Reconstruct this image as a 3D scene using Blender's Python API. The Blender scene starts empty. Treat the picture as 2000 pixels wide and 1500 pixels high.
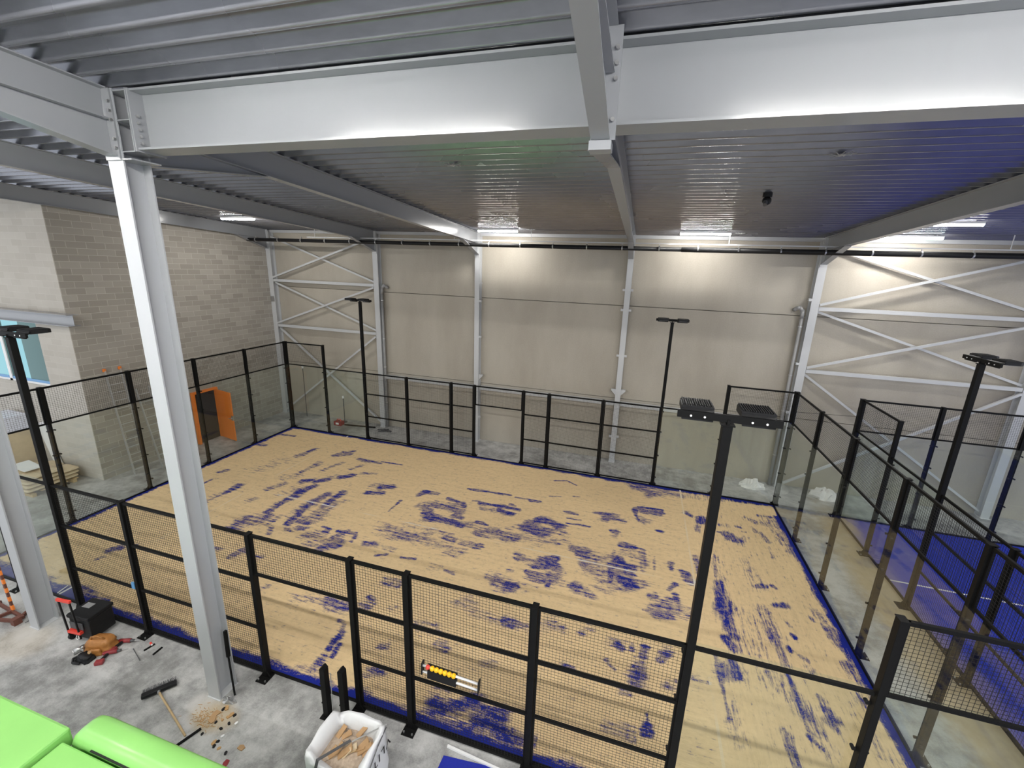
import bpy, math, random
import numpy as np
from mathutils import Vector, Matrix
random.seed(7)
sc = bpy.context.scene
col = sc.collection
# ------------------------------------------------------------ camera, world, exposure
CAM = (14.98895, -4.71945, 7.48515)
A, B, G = 0.270402, 1.322616, 0.037213
cd = bpy.data.cameras.new('camera'); cam = bpy.data.objects.new('camera', cd); col.objects.link(cam)
cd.sensor_width = 36; cd.lens = 819.533/2000*36
cd.shift_x = -0.009705; cd.shift_y = -0.008697; cd.clip_start = .05; cd.clip_end = 200
Rm = Matrix.Rotation(A, 4, 'Z') @ Matrix.Rotation(B, 4, 'X') @ Matrix.Rotation(G, 4, 'Z')
cam.matrix_world = Matrix.Translation(CAM) @ Rm
sc.camera = cam
SKY = 1.15              # daylight coming in through the open near, left and right sides of the hall
w = bpy.data.worlds.new('world'); sc.world = w; w.use_nodes = True
w.node_tree.nodes['Background'].inputs[0].default_value = (.88, .93, 1, 1)
w.node_tree.nodes['Background'].inputs[1].default_value = SKY
sc.view_settings.view_transform = 'Standard'; sc.view_settings.look = 'None'
sc.view_settings.gamma = 1; sc.view_settings.use_curve_mapping = False
sc.view_settings.exposure = 0.25
LAMP_W = 185.0          # radiance of the LED battens' diffusers
sc.cycles.max_bounces = 10; sc.cycles.transparent_max_bounces = 24
sc.cycles.diffuse_bounces = 4; sc.cycles.glossy_bounces = 4
sc.cycles.use_denoising = True
sc.cycles.sample_clamp_indirect = 6
PI = math.pi
def roof_z(y): return 8.8 + .05*(11.5 - y)

# ------------------------------------------------------------ materials
def new_mat(name):
    m = bpy.data.materials.new(name); m.use_nodes = True
    return m, m.node_tree, m.node_tree.nodes, m.node_tree.links, m.node_tree.nodes['Principled BSDF']
def simple(name, c, rough=.5, metal=0, var=.06, scale=8, bump=0, bscale=60, spec=.5, stretch=(1, 1, 1)):
    m, t, N, L, b = new_mat(name)
    tc = N.new('ShaderNodeTexCoord'); mp = N.new('ShaderNodeMapping'); mp.inputs['Scale'].default_value = stretch
    L.new(tc.outputs['Object'], mp.inputs[0])
    n = N.new('ShaderNodeTexNoise'); n.inputs['Scale'].default_value = scale; n.inputs['Detail'].default_value = 5
    L.new(mp.outputs[0], n.inputs['Vector'])
    mix = N.new('ShaderNodeMix'); mix.data_type = 'RGBA'
    mix.inputs[6].default_value = tuple(max(0, x*(1-var)) for x in c) + (1,)
    mix.inputs[7].default_value = tuple(min(1, x*(1+var)) for x in c) + (1,)
    L.new(n.outputs['Fac'], mix.inputs[0]); L.new(mix.outputs[2], b.inputs['Base Color'])
    b.inputs['Roughness'].default_value = rough; b.inputs['Metallic'].default_value = metal
    b.inputs['Specular IOR Level'].default_value = spec
    if bump:
        n2 = N.new('ShaderNodeTexNoise'); n2.inputs['Scale'].default_value = bscale; n2.inputs['Detail'].default_value = 4
        L.new(mp.outputs[0], n2.inputs['Vector'])
        bp = N.new('ShaderNodeBump'); bp.inputs['Strength'].default_value = bump; bp.inputs['Distance'].default_value = .02
        L.new(n2.outputs['Fac'], bp.inputs['Height']); L.new(bp.outputs[0], b.inputs['Normal'])
    return m
def math_n(N, L, op, a, b=None, c=None, clamp=False):
    n = N.new('ShaderNodeMath'); n.operation = op; n.use_clamp = clamp
    for i, v in enumerate((a, b, c)):
        if v is None: continue
        if isinstance(v, (int, float)): n.inputs[i].default_value = v
        else: L.new(v, n.inputs[i])
    return n.outputs[0]
def noise(N, L, vec, scale, detail=5, rough=.55, sx=(1, 1, 1), off=(0, 0, 0)):
    mp = N.new('ShaderNodeMapping'); mp.inputs['Scale'].default_value = sx; mp.inputs['Location'].default_value = off
    L.new(vec, mp.inputs[0])
    n = N.new('ShaderNodeTexNoise'); n.inputs['Scale'].default_value = scale
    n.inputs['Detail'].default_value = detail; n.inputs['Roughness'].default_value = rough
    L.new(mp.outputs[0], n.inputs['Vector']); return n.outputs['Fac']
def sstep(N, L, v, a, b, lo=0., hi=1.):
    n = N.new('ShaderNodeMapRange'); n.interpolation_type = 'SMOOTHSTEP'
    n.inputs[1].default_value = a; n.inputs[2].default_value = b; n.inputs[3].default_value = lo; n.inputs[4].default_value = hi
    L.new(v, n.inputs[0]); return n.outputs[0]
def mixc(N, L, f, a, b):
    n = N.new('ShaderNodeMix'); n.data_type = 'RGBA'
    if isinstance(f, (int, float)): n.inputs[0].default_value = f
    else: L.new(f, n.inputs[0])
    for i, v in ((6, a), (7, b)):
        if isinstance(v, tuple): n.inputs[i].default_value = v + (1,)
        else: L.new(v, n.inputs[i])
    return n.outputs[2]

M = {}
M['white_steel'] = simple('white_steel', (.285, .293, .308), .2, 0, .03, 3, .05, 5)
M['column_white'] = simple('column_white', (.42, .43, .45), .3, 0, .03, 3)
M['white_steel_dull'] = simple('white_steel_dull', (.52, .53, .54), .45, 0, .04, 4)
M['black'] = simple('black_powder_coat', (.007, .007, .007), .5, 0, .2, 20, 0, 60, .12)
M['black_mesh'] = simple('black_mesh_wire', (.012, .012, .012), .5, 0, .1, 20, 0, 60, .3)
M['black_plastic'] = simple('black_plastic', (.012, .012, .013), .5, 0, .3, 20, 0, 60, .25)
M['dark_grey'] = simple('dark_grey', (.09, .09, .095), .5, 0, .2, 15)
M['zinc'] = simple('zinc', (.5, .5, .5), .35, .8, .1, 30)
M['green'] = simple('green_paint', (.27, .60, .16), .3, 0, .14, 1.3, .05, 25)
M['orange'] = simple('orange_paint', (.85, .23, .035), .45, 0, .06, 6)
M['red'] = simple('red_plastic', (.75, .06, .04), .4, 0, .1, 10)
M['dark_red'] = simple('dark_red_plastic', (.26, .03, .035), .45, 0, .15, 20)
M['yellow'] = simple('yellow_plastic', (.95, .55, .01), .35, 0, .04, 10)
M['white_plastic'] = simple('white_plastic', (.8, .8, .8), .35, 0, .03, 10)
M['wood'] = simple('wood', (.55, .4, .22), .6, 0, .2, 10, .1, 60, .5, (1, 1, 6))
M['chip_wood'] = simple('chip_wood', (.5, .3, .13), .7, 0, .25, 30)
M['cardboard'] = simple('cardboard', (.42, .26, .13), .8, 0, .15, 14)
M['leather'] = simple('tan_leather', (.36, .15, .035), .5, 0, .3, 14, .3, 40)
M['bag_cloth'] = simple('white_woven_cloth', (.74, .75, .77), .6, 0, .06, 7, .35, 9)
M['crumpled_white'] = simple('crumpled_white', (.72, .7, .68), .6, 0, .12, 12, .4, 20)
M['sack'] = simple('beige_paper_sack', (.62, .5, .34), .75, 0, .12, 8, .3, 12)
M['rust'] = simple('red_brown_steel', (.13, .045, .03), .6, 0, .3, 20)
M['blue_mat'] = simple('blue_turf_offcut', (.008, .02, .33), .85, 0, .2, 60, .5, 300)
M['aluminium'] = simple('aluminium', (.62, .62, .62), .35, .7, .08, 20)
M['shade_sheet'] = simple('opening_shade', (.03, .03, .032), .9, 0, .2, 3)
M['foil_bag'] = simple('pale_printed_film', (.7, .72, .8), .4, 0, .2, 9, .3, 12)
M['blue_film'] = simple('blue_film', (.12, .32, .6), .35, 0, .15, 9, .2, 12)
M['rubble'] = simple('rubble', (.42, .33, .25), .85, 0, .45, 25, .5, 30)

def glass_mat(name, tint, gl=.03):
    m, t, N, L, b = new_mat(name); N.remove(b)
    out = [n for n in N if n.type == 'OUTPUT_MATERIAL'][0]
    tr = N.new('ShaderNodeBsdfTransparent'); tr.inputs[0].default_value = tint + (1,)
    g = N.new('ShaderNodeBsdfGlossy'); g.inputs['Roughness'].default_value = gl
    lw = N.new('ShaderNodeLayerWeight'); lw.inputs[0].default_value = .5
    fr = N.new('ShaderNodeMath'); fr.operation = 'MULTIPLY_ADD'; fr.inputs[1].default_value = .9; fr.inputs[2].default_value = .035
    L.new(math_n(N, L, 'POWER', lw.outputs['Facing'], 5.), fr.inputs[0])
    mx = N.new('ShaderNodeMixShader'); L.new(fr.outputs[0], mx.inputs[0]); L.new(tr.outputs[0], mx.inputs[1]); L.new(g.outputs[0], mx.inputs[2])
    L.new(mx.outputs[0], out.inputs[0]); return m
M['glass'] = glass_mat('court_glass', (.955, .98, .965))
M['window_glass'] = glass_mat('window_glass', (.50, .72, .74))
for k_, f_ in (('led', 1.), ('led_wall', .75)):
    m, t, N, L, b = new_mat('led_diffuser_' + k_)
    b.inputs['Base Color'].default_value = (.9, .9, .9, 1); b.inputs['Emission Color'].default_value = (1, .975, .93, 1)
    b.inputs['Emission Strength'].default_value = LAMP_W*f_; M[k_] = m
M['shaded_pipe'] = simple('shaded_pvc', (.30, .30, .30), .5, 0, .1, 6)  # grey-white pipe, its colour darkened for the shade it stands in
M['lens'] = simple('floodlight_lens', (.55, .57, .58), .15, 0, .05, 10)

# galvanised trapezoidal deck
m, t, N, L, b = new_mat('galvanised_deck'); tc = N.new('ShaderNodeTexCoord').outputs['Object']
n1 = noise(N, L, tc, 9, 3, .6, (.3, 1, 1)); n2 = noise(N, L, tc, .35, 2)
c = mixc(N, L, n1, (.21, .215, .24), (.31, .315, .35)); L.new(c, b.inputs['Base Color'])
b.inputs['Metallic'].default_value = .65; L.new(sstep(N, L, n2, .3, .7, .2, .3), b.inputs['Roughness']); M['deck'] = m

# precast concrete wall with panel joints
m, t, N, L, b = new_mat('precast_concrete'); tc = N.new('ShaderNodeTexCoord').outputs['Object']
n1 = noise(N, L, tc, .6, 6, .6, (1, 1, .35)); n2 = noise(N, L, tc, 25, 4)
f = math_n(N, L, 'ADD', math_n(N, L, 'MULTIPLY', n1, .75), math_n(N, L, 'MULTIPLY', n2, .25))
c = mixc(N, L, sstep(N, L, f, .3, .7), (.36, .325, .27), (.45, .415, .35)); L.new(c, b.inputs['Base Color'])
b.inputs['Roughness'].default_value = .65
bp = N.new('ShaderNodeBump'); bp.inputs['Strength'].default_value = .12; bp.inputs['Distance'].default_value = .02
L.new(n2, bp.inputs['Height']); L.new(bp.outputs[0], b.inputs['Normal']); M['precast'] = m

# grey block masonry: same blocks, front face coloured lighter for the light it catches
def brick(name, axes, c1, c2, mortar):
    m, t, N, L, b = new_mat(name); tc = N.new('ShaderNodeTexCoord').outputs['Object']
    sx = N.new('ShaderNodeSeparateXYZ'); L.new(tc, sx.inputs[0]); cx = N.new('ShaderNodeCombineXYZ')
    L.new(sx.outputs[axes[0]], cx.inputs[0]); L.new(sx.outputs['Z'], cx.inputs[1])
    br = N.new('ShaderNodeTexBrick'); L.new(cx.outputs[0], br.inputs['Vector'])
    br.inputs['Color1'].default_value = c1 + (1,); br.inputs['Color2'].default_value = c2 + (1,); br.inputs['Mortar'].default_value = mortar + (1,)
    br.inputs['Scale'].default_value = 1; br.inputs['Mortar Size'].default_value = .006; br.inputs['Mortar Smooth'].default_value = .3
    br.inputs['Brick Width'].default_value = .5; br.inputs['Row Height'].default_value = .2; br.inputs['Bias'].default_value = -.1
    n = noise(N, L, tc, 1.2, 4); n2 = noise(N, L, tc, 40, 3)
    c = mixc(N, L, math_n(N, L, 'MULTIPLY', n, .35), br.outputs['Color'], (.30, .275, .24))
    L.new(c, b.inputs['Base Color']); b.inputs['Roughness'].default_value = .85
    bp = N.new('ShaderNodeBump'); bp.inputs['Strength'].default_value = .35; bp.inputs['Distance'].default_value = .01
    L.new(math_n(N, L, 'SUBTRACT', math_n(N, L, 'MULTIPLY', n2, .4), br.outputs['Fac']), bp.inputs['Height']); L.new(bp.outputs[0], b.inputs['Normal'])
    return m
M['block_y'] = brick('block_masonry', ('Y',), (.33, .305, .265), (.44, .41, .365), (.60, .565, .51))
M['block_x_lit'] = brick('block_masonry_lit_front', ('X',), (.50, .465, .41), (.57, .535, .48), (.60, .57, .52))

# power floated concrete floor
m, t, N, L, b = new_mat('concrete_floor'); tc = N.new('ShaderNodeTexCoord').outputs['Object']
n1 = noise(N, L, tc, .7, 8, .62); n2 = noise(N, L, tc, 3.2, 8, .7, (1, 1, 1), (5, 3, 0)); n3 = noise(N, L, tc, 45, 3)
f = math_n(N, L, 'ADD', math_n(N, L, 'MULTIPLY', n1, .5), math_n(N, L, 'ADD', math_n(N, L, 'MULTIPLY', n2, .4), math_n(N, L, 'MULTIPLY', n3, .1)))
c = mixc(N, L, sstep(N, L, f, .38, .62), (.21, .21, .205), (.53, .53, .52))
# drifts of spilt sand beside the second court and sawdust by the column
sx = N.new('ShaderNodeSeparateXYZ'); L.new(tc, sx.inputs[0])
def blob(x, y, rx, ry, e=.5):
    dx = math_n(N, L, 'DIVIDE', math_n(N, L, 'SUBTRACT', sx.outputs[0], x), rx); dy = math_n(N, L, 'DIVIDE', math_n(N, L, 'SUBTRACT', sx.outputs[1], y), ry)
    d = math_n(N, L, 'SQRT', math_n(N, L, 'ADD', math_n(N, L, 'MULTIPLY', dx, dx), math_n(N, L, 'MULTIPLY', dy, dy)))
    return sstep(N, L, math_n(N, L, 'ADD', d, math_n(N, L, 'MULTIPLY', n2, e)), .75, 1.35, 1., 0.)
sand = math_n(N, L, 'MAXIMUM', math_n(N, L, 'MULTIPLY', blob(21.6, 4.2, .9, 7.5), .75), math_n(N, L, 'MULTIPLY', blob(8.75, -.85, .5, .3), .6))
sand = math_n(N, L, 'MAXIMUM', sand, math_n(N, L, 'MULTIPLY', blob(3.9, -.9, .7, .5), .25))
pale = math_n(N, L, 'MAXIMUM', blob(8.35, -.75, .28, .22), blob(3.7, -.7, .3, .25))
c = mixc(N, L, sand, c, (.50, .38, .21)); c = mixc(N, L, math_n(N, L, 'MULTIPLY', pale, .5), c, (.55, .53, .5))
L.new(c, b.inputs['Base Color']); L.new(sstep(N, L, f, .35, .65, .28, .5), b.inputs['Roughness'])
b.inputs['Specular IOR Level'].default_value = .4; M['floor'] = m

# artificial turf: blue pile, white lines, partly hidden by kiln dried sand ("bare" = how much turf shows)
def turf(name, cx, cy, along, bare_attr, base_sand):
    m, t, N, L, b = new_mat(name); tc = N.new('ShaderNodeTexCoord').outputs['Object']
    sx = N.new('ShaderNodeSeparateXYZ'); L.new(tc, sx.inputs[0]); X, Y = sx.outputs[0], sx.outputs[1]
    U, V = (X, Y) if along == 'x' else (Y, X)       # U along the 20 m, V along the 10 m, both from the court's middle
    def line(s, at, hw=.026): return math_n(N, L, 'LESS_THAN', math_n(N, L, 'ABSOLUTE', math_n(N, L, 'SUBTRACT', s, at)), hw)
    absU = math_n(N, L, 'ABSOLUTE', U)
    ln = math_n(N, L, 'MAXIMUM', line(absU, 6.95), math_n(N, L, 'MULTIPLY', line(V, 0.03), math_n(N, L, 'LESS_THAN', absU, 6.95)))
    nf = noise(N, L, tc, 70, 3, .7)
    blue = mixc(N, L, nf, (.006, .010, .13), (.014, .030, .34)) if bare_attr else mixc(N, L, nf, (.012, .022, .26), (.03, .06, .55))
    turfc = mixc(N, L, ln, blue, (.72, .72, .72))
    if bare_attr:
        at = N.new('ShaderNodeAttribute'); at.attribute_name = 'bare'; bare = at.outputs['Fac']
        sel = sstep(N, L, X, 6.6, 7.6)
        s1 = noise(N, L, tc, 1.0, 7, .72, (1.6, 13, 1)); s2 = noise(N, L, tc, 1.0, 7, .72, (13, 1.6, 1))
        mx = N.new('ShaderNodeMix'); mx.data_type = 'FLOAT'; L.new(sel, mx.inputs[0]); L.new(s1, mx.inputs[2]); L.new(s2, mx.inputs[3]); streak = mx.outputs[0]
        gr = noise(N, L, tc, 38, 3, .8); gr2 = noise(N, L, tc, 9, 4, .7); 
        def lin(*tw):                      # sum of weight*(noise - .5)
            o_ = None
            for t_, w_ in tw:
                q_ = math_n(N, L, 'MULTIPLY', math_n(N, L, 'SUBTRACT', t_, .5), w_); o_ = q_ if o_ is None else math_n(N, L, 'ADD', o_, q_)
            return o_
        s3 = noise(N, L, tc, 1.0, 6, .75, (3, 34, 1)); s4 = noise(N, L, tc, 1.0, 6, .75, (34, 3, 1))
        mx3 = N.new('ShaderNodeMix'); mx3.data_type = 'FLOAT'; L.new(sel, mx3.inputs[0]); L.new(s3, mx3.inputs[2]); L.new(s4, mx3.inputs[3]); fine = mx3.outputs[0]
        # a thin dusty film where the brush passed, and clean pile where the sand was scraped off
        film = math_n(N, L, 'MULTIPLY', sstep(N, L, math_n(N, L, 'ADD', bare, lin((streak, 2.2), (fine, 1.6), (gr2, .8))), .24, .72), .72)
        clean = sstep(N, L, math_n(N, L, 'ADD', math_n(N, L, 'MULTIPLY', bare, .8), lin((streak, 2.6), (gr, 1.6), (gr2, 1.4), (fine, 1.2))), .52, .84)
        show = math_n(N, L, 'MAXIMUM', clean, sstep(N, L, bare, 1.15, 1.5))
        th = math_n(N, L, 'MULTIPLY', sstep(N, L, fine, .53, .62), sstep(N, L, math_n(N, L, 'ADD', gr2, math_n(N, L, 'MULTIPLY', streak, .6)), .80, .95))
        film = math_n(N, L, 'MAXIMUM', film, math_n(N, L, 'MULTIPLY', th, .75))
        thin = math_n(N, L, 'MULTIPLY', ln, math_n(N, L, 'MULTIPLY', sstep(N, L, noise(N, L, tc, .5, 2), .45, .6), .35))
        sandc = mixc(N, L, sstep(N, L, math_n(N, L, 'ADD', math_n(N, L, 'MULTIPLY', streak, .6), math_n(N, L, 'MULTIPLY', gr2, .4)), .35, .68), (.80, .60, .345), (.68, .50, .28))
        sandc = mixc(N, L, thin, sandc, (.75, .68, .55))
        dusty_ = mixc(N, L, ln, (.15, .125, .19), (.7, .66, .6))
        c = mixc(N, L, show, mixc(N, L, film, sandc, dusty_), turfc)
        hgt = math_n(N, L, 'ADD', math_n(N, L, 'MULTIPLY', show, -1.), math_n(N, L, 'MULTIPLY', streak, 1.2))
    else:
        nz = noise(N, L, tc, 1.1, 5, .7, (1, .5, 1)); 
        edge = sstep(N, L, math_n(N, L, 'ADD', X, math_n(N, L, 'MULTIPLY', math_n(N, L, 'SUBTRACT', nz, .5), 1.2)), -4.95, -4.45, 1., 0.)
        top = sstep(N, L, Y, 8.2, 9.9); dusty = math_n(N, L, 'MULTIPLY', sstep(N, L, nz, .5, .75), .18)
        show = math_n(N, L, 'MAXIMUM', math_n(N, L, 'MULTIPLY', edge, math_n(N, L, 'ADD', .25, math_n(N, L, 'MULTIPLY', top, .7))), dusty)
        c = mixc(N, L, show, turfc, (.52, .40, .24)); hgt = nf
    L.new(c, b.inputs['Base Color']); b.inputs['Roughness'].default_value = .9; b.inputs['Specular IOR Level'].default_value = .2
    bp = N.new('ShaderNodeBump'); bp.inputs['Strength'].default_value = .35; bp.inputs['Distance'].default_value = .02
    L.new(hgt, bp.inputs['Height']); L.new(bp.outputs[0], b.inputs['Normal']); return m
M['turf_sand'] = turf('sanded_blue_turf', 10, 5, 'x', True, 1)
M['turf_blue'] = turf('blue_turf', 0, 0, 'y', False, 0)

# ------------------------------------------------------------ mesh helpers
class MB:
    def __init__(s): s.v = []; s.f = []
    def add(s, vs, fs):
        n = len(s.v); s.v += [tuple(p) for p in vs]; s.f += [tuple(i+n for i in f) for f in fs]; return s
    def box(s, x0, x1, y0, y1, z0, z1, mt=None):
        vs = [Vector((x, y, z)) for z in (z0, z1) for y in (y0, y1) for x in (x0, x1)]
        if mt: vs = [mt @ p for p in vs]
        return s.add(vs, [(0, 2, 3, 1), (4, 5, 7, 6), (0, 1, 5, 4), (2, 6, 7, 3), (0, 4, 6, 2), (1, 3, 7, 5)])
    def bar(s, p, q, w, h=None, up=(0, 0, 1), os=0, ou=0, caps=True):
        p, q = Vector(p), Vector(q); h = w if h is None else h
        d = (q-p).normalized(); u = Vector(up)
        if abs(d.dot(u)) > .98: u = Vector((0, 1, 0))
        r = d.cross(u).normalized(); u = r.cross(d).normalized()
        vs = [c + r*(os+a*w/2) + u*(ou+b*h/2) for c in (p, q) for a, b in ((-1, -1), (1, -1), (1, 1), (-1, 1))]
        f = [(0, 1, 5, 4), (1, 2, 6, 5), (2, 3, 7, 6), (3, 0, 4, 7)]
        if caps: f += [(3, 2, 1, 0), (4, 5, 6, 7)]
        return s.add(vs, f)
    def ibeam(s, p, q, depth, width, tf=.014, tw=.01, up=(0, 0, 1)):
        # p, q on the top face centre line
        s.bar(p, q, width, tf, up, 0, -tf/2); s.bar(p, q, width, tf, up, 0, -depth+tf/2)
        return s.bar(p, q, tw, depth-2*tf, up, 0, -depth/2)
    def cyl(s, p, q, r, n=12, r2=None):
        p, q = Vector(p), Vector(q); r2 = r if r2 is None else r2
        d = (q-p).normalized(); a = Vector((0, 0, 1)) if abs(d.z) < .9 else Vector((1, 0, 0))
        u = d.cross(a).normalized(); w_ = d.cross(u).normalized()
        vs = [p+(u*math.cos(2*PI*i/n)+w_*math.sin(2*PI*i/n))*r for i in range(n)] + [q+(u*math.cos(2*PI*i/n)+w_*math.sin(2*PI*i/n))*r2 for i in range(n)]
        return s.add(vs, [(i, (i+1) % n, n+(i+1) % n, n+i) for i in range(n)] + [tuple(range(n))[::-1], tuple(range(n, 2*n))])
    def path(s, pts, r, n=10):
        for a, b in zip(pts, pts[1:]): s.cyl(a, b, r, n)
        for p in pts[1:-1]: s.ball(p, r, 8, 6)
        return s
    def ball(s, c, r, n=14, m=9, sq=(1, 1, 1)):
        c = Vector(c); vs = []; fs = []
        for j in range(1, m):
            th = PI*j/m
            for i in range(n): vs.append(c+Vector((math.sin(th)*math.cos(2*PI*i/n)*r*sq[0], math.sin(th)*math.sin(2*PI*i/n)*r*sq[1], math.cos(th)*r*sq[2])))
        k = len(vs); vs += [c+Vector((0, 0, r*sq[2])), c-Vector((0, 0, r*sq[2]))]
        for j in range(m-2):
            for i in range(n): fs.append((j*n+i, (j+1)*n+i, (j+1)*n+(i+1) % n, j*n+(i+1) % n))
        for i in range(n): fs.append((k, i, (i+1) % n)); fs.append((k+1, (m-2)*n+(i+1) % n, (m-2)*n+i))
        return s.add(vs, fs)
    def prism(s, poly, d, o=(0, 0, 0)):
        # poly: list of 3D points (planar), extruded by vector d
        d = Vector(d); n = len(poly); vs = [Vector(p)+Vector(o) for p in poly]; vs += [p+d for p in vs]
        return s.add(vs, [tuple(range(n))[::-1], tuple(range(n, 2*n))] + [(i, (i+1) % n, n+(i+1) % n, n+i) for i in range(n)])
    def loft(s, rings, cap0=True, cap1=True):
        n = len(rings[0]); vs = [p for r in rings for p in r]; fs = []
        for j in range(len(rings)-1):
            for i in range(n): fs.append((j*n+i, j*n+(i+1) % n, (j+1)*n+(i+1) % n, (j+1)*n+i))
        if cap0: fs.append(tuple(range(n))[::-1])
        if cap1: fs.append(tuple(range((len(rings)-1)*n, len(rings)*n)))
        return s.add(vs, fs)
    def mesh(s, name):
        me = bpy.data.meshes.new(name); me.from_pydata(s.v, [], s.f); me.update(); return me
    def build(s, name, mat, parent=None, smooth=False, bevel=0, loc=None, rot=None, label=None):
        me = s.mesh(name); me.materials.append(M[mat])
        import bmesh
        bm = bmesh.new(); bm.from_mesh(me); bmesh.ops.recalc_face_normals(bm, faces=bm.faces); bm.to_mesh(me); bm.free()
        if smooth: me.polygons.foreach_set('use_smooth', [True]*len(me.polygons))
        o = bpy.data.objects.new(name, me); col.objects.link(o)
        if parent: o.parent = parent
        if loc: o.location = loc
        if rot: o.rotation_euler = rot
        if bevel:
            b = o.modifiers.new('bevel', 'BEVEL'); b.width = bevel; b.segments = 2; b.limit_method = 'ANGLE'
        if label: o['label'] = label
        return o
def tag(o, label=None, cat=None, group=None, kind=None):
    for k, v in (('label', label), ('category', cat), ('group', group), ('kind', kind)):
        if v: o[k] = v
    return o
def thing(name, loc, label, cat, group=None, rz=0):
    o = bpy.data.objects.new(name, None); col.objects.link(o); o.location = loc; o.rotation_euler = (0, 0, rz)
    o.empty_display_size = .1
    return tag(o, label, cat, group)
CH = {}
def copy_tree(o, parent=None):
    c = o.copy(); col.objects.link(c); c.parent = parent
    for ch in o.children: copy_tree(ch, c)
    return c
def struct(o): o['kind'] = 'structure'; return o
ORD = ['', 'first', 'second', 'third', 'fourth', 'fifth', 'sixth', 'seventh', 'eighth', 'ninth', 'tenth']

# ------------------------------------------------------------ the hall
XL, XR, YN, YB = -12., 36., -16., 11.72
COLX = [-1.87, 3.80, 8.49, 14.42, 20.47, 26.6, 32.7]
struct(MB().box(XL, XR, YN, YB+.3, -.2, 0).build('floor', 'floor'))
w_ = MB()
for (z0, z1) in ((0, 2.62), (2.64, 6.26), (6.285, 9.3)): w_.box(-2.2, XR, YB, YB+.2, z0, z1)
w_.box(-2.2, XR, YB+.16, YB+.25, 0, 9.3); struct(w_.build('wall_back', 'precast'))
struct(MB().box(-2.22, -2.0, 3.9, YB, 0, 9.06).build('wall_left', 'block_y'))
# front face of the block built room, with an opening for its windows
wf = MB()
WX0, WX1, WZ0, WZ1 = -8.2, -3.57, 3.12, 5.30
wf.box(WX1, -2.001, 3.88, 4.1, 0, 9.2).box(XL, WX0, 3.88, 4.1, 0, 9.2).box(WX0, WX1, 3.88, 4.1, 0, WZ0).box(WX0, WX1, 3.88, 4.1, WZ1, 9.2)
struct(wf.build('wall_block_front', 'block_x_lit'))
struct(MB().box(XL, -2.22, 7.2, 7.35, 0, 9).build('wall_inner_room', 'precast'))
for i, (a, b_) in enumerate(((-5.68, WX1), (WX0, -5.68))):
    f = MB(); t_ = .07
    f.box(a, b_, 3.93, 4.0, WZ0, WZ0+t_).box(a, b_, 3.93, 4.0, WZ1-t_, WZ1).box(a, a+t_, 3.93, 4.0, WZ0, WZ1).box(b_-t_, b_, 3.93, 4.0, WZ0, WZ1)
    o = struct(f.build('window_%d' % (i+1), 'white_plastic'))
    MB().box(a+t_, b_-t_, 3.96, 3.972, WZ0+t_, WZ1-t_).build('pane', 'window_glass', o)
    MB().box(a+t_, b_-t_, 3.945, 3.955, WZ0+t_, WZ0+t_+.09).build('protective_film', 'blue_film', o, label='blue protective film along the foot of the pane')
# trapezoidal roof deck
P = .29; prof = []
y = YN
while y < YB+.1:
    cr = [(-.055, .105), (0, 0), (.042, 0), (.097, .105), (.235, .105), (.29, 0)]
    for k in range(1, 5):
        a_, c_, b_ = Vector(cr[k-1]), Vector(cr[k]), Vector(cr[k+1])
        u_, v_ = (a_-c_).normalized()*.011, (b_-c_).normalized()*.011
        for q_ in (c_+u_, c_+(u_+v_)*.28, c_+v_): prof.append((y+q_.x, q_.y))
        if k == 4: prof += [(y+.235-.075, .105), (y+.235-.069, .096), (y+.235-.063, .105)][:0]
    y += P
vs = []; fs = []
for x in (XL, XR):
    for (yy, dz) in prof: vs.append((x, yy, roof_z(yy)+dz))
n = len(prof); fs = [(i, i+1, n+i+1, n+i) for i in range(n-1)]
dk = MB(); dk.add(vs, fs); struct(dk.build('ceiling', 'deck', smooth=True))
struct(MB().box(-2, XR, 11.62, 11.72, 8.68, 8.80).build('trim_1', 'white_steel_dull'))      # eaves purlin

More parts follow.
